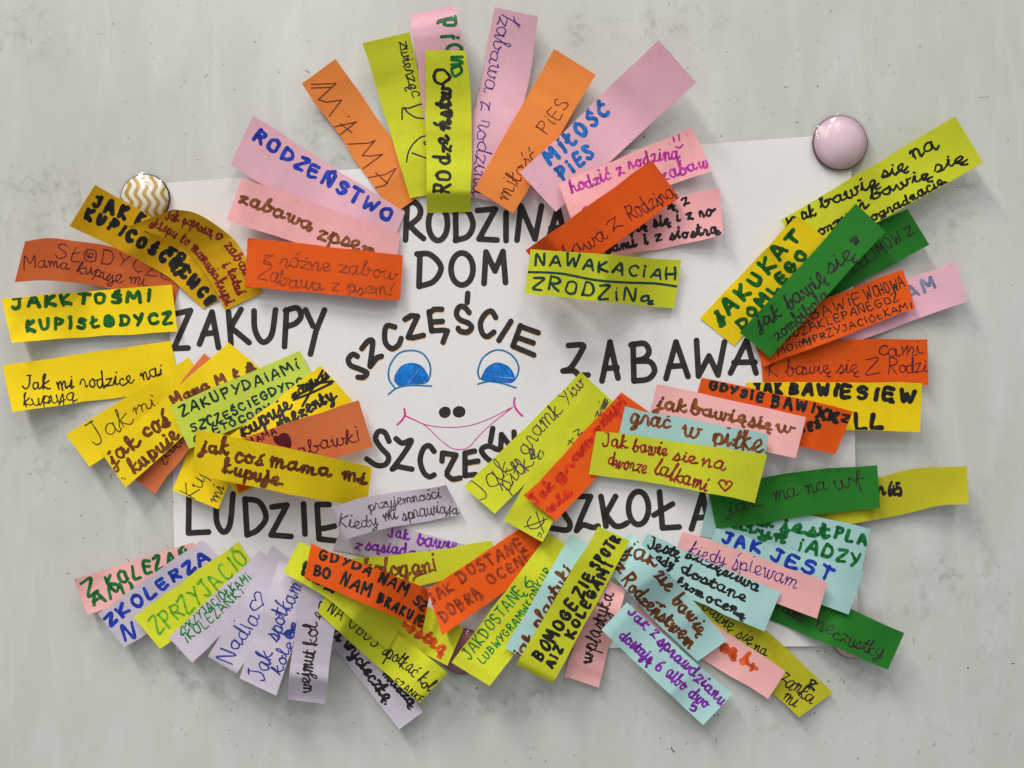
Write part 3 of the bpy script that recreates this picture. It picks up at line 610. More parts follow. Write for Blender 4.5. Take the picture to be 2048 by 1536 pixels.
NOSE = tr(660, 560, 3.938, "905,1018 880,1035 884,1058 908,1066 928,1050 926,1026 905,1018;1015,1014 990,1028 992,1054 1018,1062 1042,1050 1042,1024 1015,1014", 5.5)
for a in (ACC, ACC2): sheet.write(a, INK['accent'], so, 'orange_accent', lift=.00002)
for wd, st in WORDS:
    tag(sheet.write(st, INK['bigblack'], so, 'big_lettering', lift=.00006), 'the word ' + wd + ' in thick black marker')
for q in NOSE: sheet.write([q], INK['bigblack'], so, 'nostril', lift=.00006)
EY = tr(660, 560, 3.938, "510,850 465,780 470,680 540,580 640,555 730,580 785,660 790,740 770,800;460,900 530,850 640,830 800,835;1180,780 1165,720 1200,620 1280,560 1360,555 1440,600 1485,680 1475,750 1445,795;1165,820 1250,800 1360,815 1465,850", 1.7)
for a in (EY[:2], EY[2:]): sheet.write(a, INK['eyeline'], so, 'eye_outline', lift=.00008)
def crop_poly(d): return [(660 + float(p.split(',')[0]) / 3.938, 560 + float(p.split(',')[1]) / 3.938) for p in d.split()]
sheet.write(scribble(catmull(crop_poly("512,800 512,760 560,685 640,657 720,682 768,752 762,800 730,815 650,815 540,830"), 4), 1.55, 3.5, -.9), INK['eye'], so, 'eye_fill', lift=.0001)
sheet.write(scribble(catmull(crop_poly("1190,780 1230,700 1290,660 1340,657 1410,690 1450,760 1430,805 1350,800 1270,790 1210,790"), 4), 1.55, 3.4, .1), INK['eye'], so, 'eye_fill', lift=.0001)
LP = tr(660, 560, 3.938, "590,1065 740,1135 900,1160 1080,1150 1250,1095 1440,1000;600,1075 740,1140 860,1250 950,1320 1030,1335 1100,1310 1180,1220 1300,1110 1430,1010", .9) + \
     tr(660, 560, 3.938, "585,1015 590,1060 570,1100 530,1140;1455,930 1450,980 1475,1030 1515,1070", 2.1)
sheet.write(LP, INK['lip'], so, 'smile', lift=.00008)

# ------------------------------------------------------------------ the paper strips, from the lowest to the topmost
NST = [0]; DEBUG = False
def strip(col, T, B, lift, label, inks=(), bow=0.0, group='handwritten coloured paper strips stuck around the poster', curve=.7, name='paper_strip'):
    NST[0] += 1
    lf = Leaf(T, B, 44, 6); u = np.linspace(0, 1, 45)
    l0, l1 = lift[0] * (1.25 if T[0][1] < 620 else .95), lift[1] * (1.25 if T[0][1] < 620 else .95)
    want = .0004 + MM * (l0 * np.maximum(0, (curve - u) / curve) ** 1.7 + l1 * np.maximum(0, (u - (1 - curve)) / curve) ** 1.7 + bow * np.sin(np.pi * u))
    lf.settle(want, .00034)
    # one or two soft kinks where fingers bent it
    for _ in range(RS.randint(1, 4)):
        c, a = RS.uniform(.12, .9), RS.uniform(.00015, .0006); lf.H += (a * np.maximum(0, 1 - abs(u - c) / RS.uniform(.07, .16)))[:, None]
    for _ in range(RS.randint(0, 3)):
        c, a = RS.uniform(.15, .85), RS.uniform(.0001, .00032); lf.H += (a * np.maximum(0, 1 - abs(u - c) / RS.uniform(.03, .06)))[:, None]
    if RS.rand() < .5:                                                # a corner bent up
        uu_ = u[:, None] if l1 >= l0 else 1 - u[:, None]; vc = np.linspace(0, 1, 7)[None]; vc = vc if RS.rand() < .5 else 1 - vc
        lf.H += RS.uniform(.0008, .0035) * np.maximum(0, (uu_ * 2.6 - 1.6 + vc - 1.15) / .85) ** 1.6
    # the loose end twists a little, one side higher; and a slight cup across the strip
    fr = np.clip((lf.H[:, 0] - .0012) / .008, 0, 1) ** 1.2; side = RS.rand() < .5; tw = RS.uniform(.0003, .0042)
    vv_ = np.linspace(0, 1, 7)[None]; lf.H += tw * fr[:, None] * (vv_ if side else 1 - vv_)
    v = np.linspace(-1, 1, 7)[None]; cup = RS.uniform(.00005, .0004); free = np.clip((lf.H[:, :1] - .001) / .003, 0, 1)
    lf.H += cup * v ** 2 * free
    lf.stamp()
    o = lf.build(name, PAPER[col]); tag(o, label, 'paper strip', group)
    by = {}
    for key, st in inks: by.setdefault(key, []).extend(st)
    for k, (key, st) in enumerate(by.items()):
        w_ = lf.write(st, INK[key], o, lift=.00004 + .00002 * k)
        if DEBUG: open('/tmp/dbg','a').write(f'{w_ and w_.name} {o.name} {label}\n')
    return o
X = text
# ---- top fan
strip('lorange', [(672,118),(855,383)], [(603,167),(787,428)], (5,0), 'light orange strip reading MAMA in thin brown pen, left of the top lime strips',
  [('brownpen', tr(440,80,3.938,"720,350 915,342 905,350 775,470 840,490 958,472 860,600;720,378 880,372;!880,690 1075,645 940,750;950,660 1040,730;1010,820 1175,812 1222,790 1120,910 1180,915 1280,900 1125,1015;!1160,1085 1300,1060 1385,1012 1300,1145 1215,1165;1225,1045 1320,1130;!1010,600 1016,606",1.3,False))])
strip('lime', [(818,65),(858,230),(905,380)], [(725,86),(770,230),(820,397)], (6,0), 'long lime strip with a big drawn D, directly right of the MAMA strip',
  [('pen', X("zwierzęc",[(797,84),(812,150),(822,195)],26,1.4)+tr(700,0,3.938,"600,935 520,925 460,890 415,850 410,940;430,850 470,850 560,820 590,840 600,930;610,1068 560,1080 500,1130 460,1200 445,1275;490,1205 600,1245;580,1120 600,1115 608,1130 590,1138 582,1122",1.6))])
strip('pink', [(911,12),(930,120),(945,330)], [(819,27),(838,150),(862,340)], (7,0), 'pale pink strip with green PION letters standing highest behind the lime strip',
  [('green', tr(700,0,3.938,"690,180 740,160 830,150;760,150 740,190 790,200 830,190 830,130;720,290 810,285 815,300;!848,296 850,298;800,420 765,385 800,355 850,355 880,385 860,420",3.4)+tr(700,0,3.938,"!700,165 800,140",3.4))])
strip('pink', [(1077,34),(1050,200),(990,405)], [(990,14),(955,200),(900,385)], (6,0), 'pale pink strip with thin purple cursive, right of the bold black lime strip',
  [('purplepen', X("zabawa z rodziną",[(1000,30),(972,150),(958,240),(944,392)],34,1.15)+tr(700,0,3.938,"1195,115 1290,170 1335,215;1340,200 1300,170 1290,130",1.2))])
strip('lorange', [(949,378),(1108,98)], [(1027,427),(1190,149)], (0,6), 'light orange strip with thin writing ending in PIES, leaning right at the top',
  [('brownpen', X("mıłość",[(1016,404),(1046,352),(1082,312)],34,1.2)+X("PıES",[(1092,272),(1141,206)],26,1.2))])
strip('pink', [(1041,346),(1316,79)], [(1112,424),(1391,164)], (0,15), 'wide dusky pink strip with blue marker words MIŁOŚĆ PIES, blank outer half raised',
  [('sky', X("MıŁOŚĆ",[(1100,334),(1160,278),(1226,224)],31,4.1)+X("PıES",[(1124,364),(1194,310)],31,4.1))])
strip('pink', [(507,232),(811,425)], [(460,330),(775,515)], (6,0), 'pale pink strip with RODZEŃSTWO in blue marker, upper left of the sheet',
  [('blue', X("RODZEŃSTWO",[(500,277),(592,337),(680,388),(782,448)],27,4.0))])
strip('hot', [(483,356),(802,468)], [(453,443),(790,545)], (5,0), 'bright pink strip with brown cursive zabawa z psem, under the blue lettered one',
  [('brown', X("zabawa",[(474,405),(520,421),(622,464)],30,3.0)+X("z",[(633,474),(652,482)],30,3.0)+X("psem",[(655,482),(700,497),(750,516)],32,3.0))])
strip('rust', [(51,481),(102,476),(165,484),(229,497),(300,527),(357,562)], [(30,563),(102,562),(162,567),(223,579),(290,605),(345,640)], (18,0), 'curved rusty orange strip about sweets in thin dark pen at the far left',
  [('wine', X("SŁ@DYCZE",[(108,513),(170,524),(240,533),(312,552),(344,566)],27,1.2)+X("Mama kupuje mi",[(48,538),(110,536),(180,550),(240,566),(292,572)],26,1.2))])
strip('gold', [(190,369),(300,433),(372,490),(410,540),(438,600)], [(139,451),(229,495),(305,535),(355,571),(406,618)], (17,0), 'golden yellow strip with very thick black marker JAK KUPIĆ, draped over the wavy magnet',
  [('black', X("JAK",[(180,414),(256,442)],28,4.7)+X("KO",[(266,446),(300,468)],26,4.7)+X("TO",[(332,508),(372,524)],18,4)+X("KUPıCOŚCOCHCE",[(163,436),(218,459),(254,482),(312,515),(366,558),(400,596),(420,620)],25,4.7)+tr(0,340,3.938,"1360,790 1400,740 1480,760;1380,820 1450,790",5))])
strip('gold', [(346,418),(392,428),(432,450),(470,482),(500,530),(524,586)], [(254,454),(310,468),(362,496),(400,535),(428,575),(449,619)], (12,0), 'golden strip with three lines of dark red cursive arching over the thick black letters',
  [('red', X("Jak poproszę",[(330,440),(370,448),(424,474)],22,1.7)+X("o zabawkı",[(428,474),(452,496),(478,535),(497,578)],24,2)+X("sklepu to mamusia",[(297,452),(338,470),(385,502),(418,546),(432,562)],22,1.8)+X("i tatuś",[(444,530),(462,560),(474,592)],22,2.2)+X("kupi",[(428,566),(442,588),(452,612)],24,2.4))])
strip('orange', [(494,475),(806,510)], [(490,573),(800,603)], (2,2), 'orange strip with two lines of rusty pen about playing with the dog, above ZAKUPY',
  [('orbrown', X("z różne zabow",[(524,522),(600,538),(700,548),(793,560)],29,1.4)+X("Zabawa z psem!",[(514,556),(600,578),(700,585),(784,590)],29,1.4))], bow=1.5)
strip('hot', [(1117,368),(1385,254)], [(1142,437),(1424,342)], (0,5), 'bright pink strip with magenta cursive about walks with the family',
  [('magenta', X("hodzić z rodziną",[(1143,389),(1226,357),(1290,330),(1360,317)],29,2.1)+X("się c zabaw",[(1250,408),(1336,360),(1420,335)],27,2.1)+tr(940,80,3.938,"!1600,760 1608,800;!1640,720 1650,790;1620,840 1650,850 1675,825",1.9)+tr(1020,300,3.938,"575,465 600,445 620,465",2)),
   ('greyblue', tr(940,80,3.938,"!1560,800 1580,830;!1700,730 1720,760",.5))])
strip('hot', [(1140,440),(1439,376)], [(1150,530),(1446,471)], (0,6), 'bright pink strip with three lines of black cursive ending z siostrą',
  [('black', X("ę z",[(1336,420),(1380,408)],24,2.5)+X("bawię się i z ro-",[(1225,480),(1320,452),(1437,430)],25,2.5)+X("sami i z siostrą.",[(1212,509),(1320,484),(1446,466)],24,2.5))])
strip('orange', [(1052,502),(1303,320)], [(1108,576),(1359,395)], (0,7), 'deep orange strip with thin pen zabawa z rodziną, laid across the two bright pink strips',
  [('wine', X("zabawa",[(1104,552),(1165,506),(1216,474)],34,1.2)+X("z",[(1224,466),(1246,452)],40,1.2)+X("Rodziną",[(1262,446),(1300,424),(1354,390)],36,1.3))])
strip('lime', [(1062,497),(1363,522)], [(1051,587),(1200,603),(1349,617)], (0,3), 'lime strip with dark green capitals NA WAKACJACH in two ruled rows, right of DOM',
  [('teal', X("NAWAKACıAH",[(1066,531),(1150,535),(1220,547),(1358,561)],24,2.6)+X("ZRODZıNą",[(1060,578),(1120,583),(1200,598),(1308,606)],26,2.6)+tr(0,0,1,"1055,544 1120,547 1190,560 1250,565 1310,567 1354,573",2.5))], bow=1.3)
strip('lime', [(853,425),(853,260),(850,100)], [(941,422),(943,250),(931,101)], (0,8), 'lime strip with bold black rodzeństwo reading upward, centre top over RODZINA',
  [('black', X("RO",[(901,388),(902,340)],34,3.1)+X("dze",[(900,330),(901,270)],36,3.2)+X("ństw",[(902,262),(904,172)],36,3.8)+X("O",[(900,170),(901,136)],34,3.2)),
   ('green', tr(700,0,3.938,"!800,450 885,448;800,470 870,480 880,500 800,510;800,540 860,520 880,560 850,590 820,600 800,560",3))], bow=2.5)
# ---- left fans
strip('yellow', [(3,597),(342,570)], [(25,685),(356,661)], (7,1), 'yellow strip with green marker JAK KTOŚ MI, at the left edge beside ZAKUPY',
  [('dgreen', X("JAKKTOŚMı",[(20,620),(120,612),(220,608),(310,603)],24,3.9)+X("KUPıSŁ@DYCZ",[(48,666),(150,658),(250,652),(350,647)],24,3.9))])
strip('yellow', [(5,732),(340,682)], [(25,824),(364,778)], (9,1), 'yellow strip with thin dark cursive jak mi rodzice, lowest at the left edge',
  [('pen', X("Jak mi rodzice nai",[(44,780),(120,777),(220,774),(330,752)],30,1.6)+X("kupują",[(48,814),(100,806),(152,800)],27,1.4))])
strip('yellow', [(344,979),(440,750)], [(437,1018),(533,790)], (7,0), 'short looking yellow strip pointing down to the L of LUDZIE with faint grey pen',
  [('olivepen', X("Kup",[(388,1000),(420,940)],34,1.1)+X("mi co",[(434,1008),(472,930)],26,1.2))])
strip('yellow', [(440,940),(580,850)], [(476,991),(620,915)], (2,0), 'yellow paper corner peeking out below the strip about mama, next to the U of LUDZIE')
strip('orange', [(462,930),(600,862)], [(478,985),(632,916)], (2,0), 'small orange paper edge showing under the brown lettered yellow strip')
strip('yellow', [(131,868),(378,716)], [(178,933),(430,792)], (6,1), 'yellow strip with thin pen Jak and a gap, fanned second at the lower left',
  [('olivepen', X("Jak",[(188,892),(224,868),(266,842)],46,1.3)), ('dbrown', X("mi",[(270,832),(318,812)],26,1.2))])
strip('salmon', [(235,932),(408,707)], [(309,987),(482,765)], (5,0), 'salmon strip with faint black capitals poking out below the brown lettered yellow one',
  [('pen', X("ZKOLA",[(328,930),(372,876)],22,1.2))])
strip('yellow', [(202,905),(457,686)], [(251,975),(518,738)], (5,0), 'yellow strip with thick brown cursive jak coś kupuje pointing to the lower left',
  [('dbrown', X("jak",[(226,934),(282,886)],34,3.1)+X("coś",[(290,878),(343,850)],38,3.1)+X("kupuje",[(270,950),(362,874)],34,3.1)+X("Mama M ł ti",[(348,812),(430,775),(515,742)],24,3.0)+tr(0,640,3.938,"!962,1245 965,1247;!982,1250 985,1252",1.6))])
strip('limeblue', [(338,812),(598,701)], [(378,898),(640,783)], (0,3), 'pale green strip with small dark capitals ZAKUPY DAJĄ MI SZCZĘŚCIE in three lines',
  [('teal', X("ZAKUPYDAıAMı",[(362,835),(450,796),(540,763),(604,735)],21,2.2)+X("SZCZĘŚCıEGDYDO",[(382,866),(470,830),(540,795),(612,768)],17,2.1)+X("(ETOCOGY".replace('(',''),[(426,868),(480,848),(548,818)],14,2.1)+tr(300,660,3.938,"350,880 348,850 360,830",1.8))])
strip('yellow', [(430,895),(641,730)], [(500,962),(705,801)], (0,5), 'yellow strip with black marker kupuje prezenty and a crossed out word',
  [('black', X("kupuje",[(486,876),(530,852),(588,814)],34,2.9)+X("prezenty.",[(560,862),(620,826),(680,794)],30,2.9)+X("zawsze",[(588,800),(664,750)],22,2.2)+tr(300,660,3.938,"!1165,440 1465,400;!1200,600 1360,320;1120,530 1250,470 1400,380;1130,550 1260,500 1430,420;!1270,390 1290,450",2.6))])
strip('salmon', [(470,880),(716,801)], [(500,965),(746,894)], (0,5), 'salmon strip with a filled dark heart and thin cursive zabawki',
  [('wine', X("MAMA",[(498,892),(556,866)],13,1.5)+X("zabawkı",[(580,922),(640,902),(724,882)],30,1.4)+scribble(catmull([(548,880),(549,872),(556,874),(562,868),(572,867),(580,876),(581,894),(570,892),(556,889),(548,880)],3),1.3,2.0,.4))])
strip('yellow', [(394,859),(570,896),(744,934)], [(384,942),(450,962),(732,1016)], (6,2), 'yellow strip with thick brown cursive jak coś mama mi kupuje, just above LUDZIE',
  [('dbrown', X("jak",[(400,903),(456,914)],32,3.2)+X("coś",[(468,924),(526,932)],32,3.2)+X("mama mi",[(536,930),(620,948),(732,970)],30,3.4)+X("kupuje.",[(444,944),(500,960),(570,972)],31,3.3))])
# ---- lower left: people
strip('salmpink', [(148,1158),(386,1084)], [(176,1229),(420,1150)], (6,0), 'salmon pink strip with green marker Z KOLEŻANKAMI, farthest left of the lower fan',
  [('green', X("Z",[(172,1194),(200,1182)],32,3.3)+X("KOLEŻAŃ",[(214,1177),(300,1148),(384,1116)],26,3.4)+X("AMı",[(183,1212),(276,1178)],26,3.3))])
strip('lilac', [(195,1228),(405,1078)], [(249,1296),(470,1150)], (8,0), 'lilac strip with bold blue capitals Z KOLERZA and an N below',
  [('blue', X("ZKOLERZA",[(216,1256),(290,1206),(360,1158),(426,1118)],25,3.6)+X("N",[(248,1282),(278,1274)],30,3.6))])
strip('lime', [(266,1234),(478,1084)], [(320,1299),(520,1150)], (8,0), 'lime strip with light green capitals ZPRZY, third of the lower left fan',
  [('lgreen', X("ZPRZYJACIÓ",[(314,1272),(370,1230),(430,1183),(502,1122)],34,2.2))])
strip('lilac', [(337,1274),(521,1102)], [(384,1326),(565,1150)], (8,0), 'lilac strip with two lines of tiny green capitals about friends',
  [('tgreen', X("ZPRZYJACIÓŁKAMı",[(362,1272),(420,1222),(505,1156)],17,1.4)+X("ıKOLEŻANKı",[(372,1287),(430,1240),(492,1184)],19,1.4))])
strip('lilac', [(415,1313),(544,1092)], [(475,1347),(605,1140)], (8,0), 'lilac strip with a girl\'s first name in blue pen and an outlined heart',
  [('bluepen', X("Nadıa",[(462,1328),(490,1280),(520,1232)],38,1.5)+X("♡",[(520,1226),(534,1190)],25,1.4))])
strip('lilac', [(480,1357),(558,1121)], [(551,1389),(640,1150)], (9,0), 'lilac strip with blue cursive Jak spotkam and a scribbled correction',
  [('bluepen', X("Jak",[(528,1364),(548,1308)],36,1.6)+X("spotkam",[(556,1284),(578,1230),(606,1170)],36,1.6)+X("kole",[(561,1352),(590,1286)],26,1.6)+X("@a",[(586,1280),(596,1245)],18,2)+X("m",[(588,1270),(594,1250)],14,2.2))])
strip('lilac', [(650,1148),(735,1255),(845,1424)], [(590,1210),(665,1292),(800,1459)], (0,8), 'lilac strip with bold black cursive ending wycieczkę, pointing down right',
  [('black', X("na",[(643,1256),(678,1284)],28,2.6)+X("wycieczkę.",[(684,1290),(715,1330),(745,1372),(774,1412)],27,2.6)+X("jeżdżę"[:0]+"muszą",[(762,1348),(795,1384),(822,1416)],24,2.6)+X("ja się",[(632,1206),(652,1244),(660,1262)],18,2))])
strip('lilac', [(574,1399),(590,1260),(607,1150)], [(649,1408),(665,1287),(690,1160)], (11,0), 'lilac strip with black pen wejmut kol, hanging straight down',
  [('pen', X("wejmut",[(620,1386),(624,1345),(632,1302)],32,1.7)+X("kol",[(636,1292),(637,1245)],32,1.6)+X("eg",[(642,1240),(652,1200)],22,1.4))])
strip('lime', [(800,1180),(928,1257)], [(752,1262),(895,1330)], (0,7), 'dark shaded lime strip with orange red cursive siostrą beside the dark pink magnet',
  [('sred', X("siostrą",[(785,1240),(830,1272),(884,1314)],30,3.6))])
strip('lime', [(655,1180),(780,1258),(896,1345)], [(633,1223),(740,1318),(840,1407)], (0,8), 'lime strip with thin black NA OBUS spotkac kol, pointing down right',
  [('pen', X("NA OBUS",[(652,1220),(689,1246),(713,1266),(750,1298)],25,1.4)+X("spotkać kol",[(762,1308),(806,1338),(856,1384)],29,1.4)+X("EŻANKĘ",[(786,1366),(842,1408)],14,1.3))])
strip('lilac', [(690,1040),(804,1056),(935,1092)], [(664,1100),(760,1120),(910,1170)], (0,3), 'lilac strip with purple cursive jak bawi się, under the grey lettered lilac one',
  [('purple', X("Jak",[(775,1074),(818,1080)],28,2)+X("bawię",[(832,1090),(892,1098),(915,1104)],28,2)+X("z",[(708,1096),(722,1100)],26,2)+X("sąsiadami",[(730,1100),(790,1108),(860,1122)],24,2))])
strip('lime', [(690,1119),(840,1103),(981,1082)], [(705,1205),(860,1168),(1000,1130)], (0,4), 'olive lime strip with brown marker kologami, behind the two orange ones',
  [('brown', X("kologanı",[(726,1150),(800,1152),(878,1142)],36,2.7)+tr(560,960,5.12,"1365,1030 1390,990 1500,950",2.2))], bow=1)
strip('lime', [(597,1081),(690,1130),(830,1205)], [(568,1144),(653,1198),(774,1299)], (0,5), 'lime strip lying under the black lettered orange one, only scraps of black writing showing',
  [('black', X("Umıe mo",[(600,1148),(640,1172),(668,1188)],26,2.4)+tr(560,960,5.12,"265,835 240,870 245,940 275,945",2.2))])
strip('lilac', [(659,1016),(732,994),(893,971)], [(685,1081),(760,1060),(923,1030)], (0,4), 'lilac strip with cramped grey pen writing about pleasures, right of LUDZIE',
  [('greypen', X("przyjemności",[(738,1022),(800,1010),(882,995)],22,1.15)+X("Kiedy",[(676,1052),(720,1056),(758,1050)],27,1.3)+X("mi",[(770,1044),(796,1036)],24,1.3)+X("sprawiają!",[(806,1040),(860,1030),(924,1026)],26,1.25))], bow=1.6)
strip('orange', [(623,1087),(862,1180)], [(610,1155),(847,1259)], (0,3), 'orange strip with bold black capitals GDY DA NAM in two lines, below LUDZIE',
  [('black', X("GDYDA",[(634,1116),(690,1132),(742,1154)],20,2.7)+X("NAM",[(752,1162),(816,1192)],23,2.7)+X("SŻ",[(824,1204),(848,1226)],20,2.7)+X("BO",[(626,1150),(660,1160)],21,2.7)+X("NAM",[(676,1166),(742,1198)],24,2.7)+X("BRAKUıE",[(752,1202),(846,1256)],19,2.7))], bow=1)
strip('orange', [(852,1181),(1065,1042)], [(885,1271),(1112,1112)], (6,0), 'orange strip with faded brown capitals JAK DOSTANĘ DOBRĄ OCENĘ',
  [('orbrown', X("JAK",[(862,1212),(912,1178)],24,2.6)+X("DOSTANĘ",[(922,1168),(980,1132),(1052,1096)],25,2.6)+X("DOBRĄ",[(886,1246),(968,1190)],26,2.6)+X("OCENĘ",[(980,1172),(1070,1118)],22,2.6))])
# ---- lower right: school
strip('lime', [(903,1325),(1098,1068)], [(979,1370),(1185,1120)], (7,0), 'lime strip with thin green capitals JAK DOSTANE 6, touching the dark pink magnet',
  [('tgreen', X("JAKDOSTANĘ",[(940,1322),(990,1256),(1052,1184)],23,1.6)+X("6",[(1058,1180),(1070,1166)],25,1.6)+X("LUBWYGRAMWKONKUR",[(966,1330),(1046,1236),(1106,1142)],16,1.5))])
strip('blue', [(1009,1298),(1142,1069)], [(1085,1340),(1215,1110)], (5,0), 'pale blue strip with brown letter tops, squeezed between two lime strips',
  [('dbrown', X("jak plastyki",[(1044,1322),(1100,1225),(1150,1138)],28,2.6))])
strip('salmpink', [(1129,1353),(1190,1150)], [(1196,1375),(1222,1280),(1252,1178)], (5,0), 'salmon pink strip with black cursive w plastyka hanging below the bold lime one',
  [('pen', X("w",[(1184,1328),(1188,1306)],26,1.8)+X("w",[(1180,1328),(1184,1306)],22,1.8)+X("plastyka",[(1192,1304),(1206,1260),(1226,1188)],32,1.7))])
strip('green', [(1545,1150),(1700,1218),(1808,1267)], [(1500,1222),(1600,1265),(1777,1340)], (0,10), 'dark green strip with black pen writing at the lower right, over the speckled magnet',
  [('pen', X("w domu",[(1545,1212),(1580,1232),(1606,1246)],26,1.2)+X("ne",[(1628,1252),(1664,1272)],30,1.2)+X("czustky",[(1664,1276),(1710,1296),(1764,1318)],30,1.2))])
strip('dlime', [(1370,1168),(1455,1202),(1540,1268),(1665,1385)], [(1330,1222),(1440,1300),(1548,1388),(1598,1434)], (0,3), 'long olive lime strip with thin black cursive, its ragged end lowest at the right',
  [('pen', X("bawię się",[(1402,1216),(1454,1260),(1500,1292)],28,1.3)+X("na",[(1505,1300),(1532,1312)],24,1.3)+X("zanka",[(1560,1360),(1621,1410)],32,1.4)+X("mi",[(1565,1396),(1590,1416)],30,1.3)+X("R",[(1616,1378),(1632,1382)],18,1.8)+X("K",[(1614,1376),(1630,1384)],16,1.6))])
strip('salmpink', [(1290,1165),(1440,1255),(1572,1343)], [(1268,1225),(1406,1318),(1536,1398)], (0,6), 'salmon pink strip with orange red ną b+ near its end',
  [('sred', X("ną",[(1436,1300),(1472,1318)],30,3.8)+X("b",[(1476,1324),(1490,1334)],30,3.8)+X("+",[(1490,1334),(1512,1350)],26,3.8))])
strip('dlime', [(1600,985),(1700,967),(1758,955),(1824,938),(1933,932)], [(1606,1062),(1698,1048),(1790,1032),(1870,1012),(1938,1009)], (0,9), 'olive lime strip sticking out farthest right with black 6 i 5 on it',
  [('black', X("n",[(1752,992),(1772,990)],34,2.4)+X("6",[(1776,994),(1786,993)],28,3)+X("i",[(1787,993),(1794,992)],26,2.8)+X("5",[(1794,992),(1806,990)],28,3))])
strip('blue', [(1420,990),(1620,1030),(1743,1059)], [(1400,1072),(1723,1141)], (0,3), 'pale blue strip with thick green marker jest pla in two lines',
  [('green', X("jak",[(1498,1046),(1546,1058)],26,3.3)+X("jest",[(1560,1064),(1658,1078)],32,3.6)+X("PLA",[(1664,1074),(1736,1092)],24,3.6)+X("avyn",[(1460,1056),(1570,1088)],24,3.4)+X("ıADZY",[(1590,1098),(1722,1136)],28,3.4))])
strip('green', [(1418,988),(1523,957),(1624,940),(1754,931)], [(1433,1058),(1537,1045),(1632,1029),(1759,1017)], (0,8), 'green strip with thin black pen mama wf, right of SZKOŁA',
  [('pen', X("jak",[(1458,1030),(1524,1010)],30,1.1)+X("ma na",[(1548,1002),(1656,982)],34,1.2)+X("wf",[(1668,982),(1732,970)],38,1.2))])
strip('blue', [(1432,1055),(1728,1143)], [(1405,1125),(1698,1229)], (0,4), 'pale blue strip with bold blue capitals JAK JEST',
  [('blue', X("JAK",[(1438,1083),(1524,1110)],27,3.7)+X("JEST",[(1534,1118),(1600,1142),(1662,1166)],28,3.7))])
strip('salmpink', [(1366,1061),(1656,1164)], [(1340,1136),(1634,1236)], (0,5), 'salmon pink strip with thin purple cursive kiedy śpiewam',
  [('purplepen', X("kiedy",[(1376,1108),(1450,1132)],28,1.15)+X("śpıewam",[(1462,1138),(1520,1152),(1590,1178)],34,1.2))])
strip('blue', [(1295,1067),(1561,1186)], [(1258,1142),(1529,1264)], (0,5), 'pale blue strip with black cursive jestę szczęśliwa in three lines',
  [('black', X("Jestę",[(1292,1098),(1358,1118)],30,2.5)+X("szczęśliwa",[(1368,1114),(1440,1146),(1514,1186)],25,2.4)+X("gdy",[(1308,1122),(1344,1142)],22,2.4)+X("dostane",[(1356,1144),(1420,1174),(1490,1206)],24,2.4)+X("krom",[(1350,1168),(1404,1198)],19,2.4)+X("ocenę",[(1408,1200),(1488,1240)],22,2.4))])
strip('blue', [(1262,1067),(1320,1128),(1393,1208),(1454,1281)], [(1195,1118),(1250,1178),(1320,1252),(1396,1323)], (0,5), 'pale blue strip with large brown cursive jak się bawię z rodzeństwem',
  [('dbrown', X("jak",[(1248,1108),(1312,1136)],34,2.7)+X("zie",[(1306,1152),(1336,1186)],34,2.7)+X("bawię",[(1340,1204),(1370,1236),(1398,1274)],32,2.7)+X("z",[(1226,1132),(1240,1150)],28,2.7)+X("Rodzeństwem",[(1240,1160),(1290,1218),(1334,1256),(1378,1300)],30,2.7)+tr(1120,1040,3.657,"!705,600 770,635;!570,158 572,160",2.4))])
strip('lime', [(1032,1331),(1197,1052)], [(1104,1369),(1260,1082)], (5,0), 'lime strip with bold black capitals BO MOGĘ ZJEŚĆ running up in two lines',
  [('black', X("BOMOGE",[(1082,1328),(1120,1268),(1158,1208)],25,3.3)+X("ZıE",[(1162,1200),(1192,1150)],22,3.3)+X("SPOTR",[(1196,1144),(1244,1076)],22,3.3)+X("AıZ",[(1104,1340),(1128,1296)],18,3.3)+X("KOLEGAMı",[(1144,1280),(1184,1206),(1230,1128)],19,3.3))])
strip('blue', [(1253,1205),(1465,1389)], [(1203,1260),(1407,1450)], (1,7), 'pale blue strip with purple marker writing, lowest at the bottom right',
  [('purple', X("Jak z",[(1252,1226),(1308,1280)],28,2.1)+X("sprawdzianu",[(1312,1286),(1370,1340),(1442,1414)],27,2.3)+X("dostaję 6 albo dwo",[(1236,1274),(1316,1342),(1410,1418)],26,2.2)+X("5",[(1378,1420),(1392,1426)],20,2.6))])
# ---- upper right: play
strip('pink', [(1640,620),(1912,523)], [(1670,700),(1933,602)], (0,9), 'dusky pink strip with faded blue grey AM behind the orange one at the right',
  [('greyblue', X("SAM",[(1792,612),(1830,596),(1878,574)],27,3.3))])
strip('orange', [(1520,690),(1700,680),(1855,678)], [(1526,763),(1857,770)], (0,5), 'orange strip with thin purple cursive cami and rodzi, right of the word ZABAWA',
  [('wine', X("cami",[(1756,714),(1844,711)],32,1.2)+X("K bawię się",[(1536,752),(1630,748),(1716,746)],30,1.2)+X("Z",[(1732,748),(1762,748)],32,1.2)+X("Rodzi",[(1776,748),(1856,746)],32,1.2))])
strip('green', [(1600,520),(1814,418)], [(1640,605),(1858,491)], (0,6), 'green strip with thin black capitals ending MÓW Z, behind the other green one',
  [('pen', X("SLEKJMOW",[(1696,554),(1760,512),(1808,480)],24,1.3)+X("Z",[(1814,472),(1832,464)],18,1.3))])
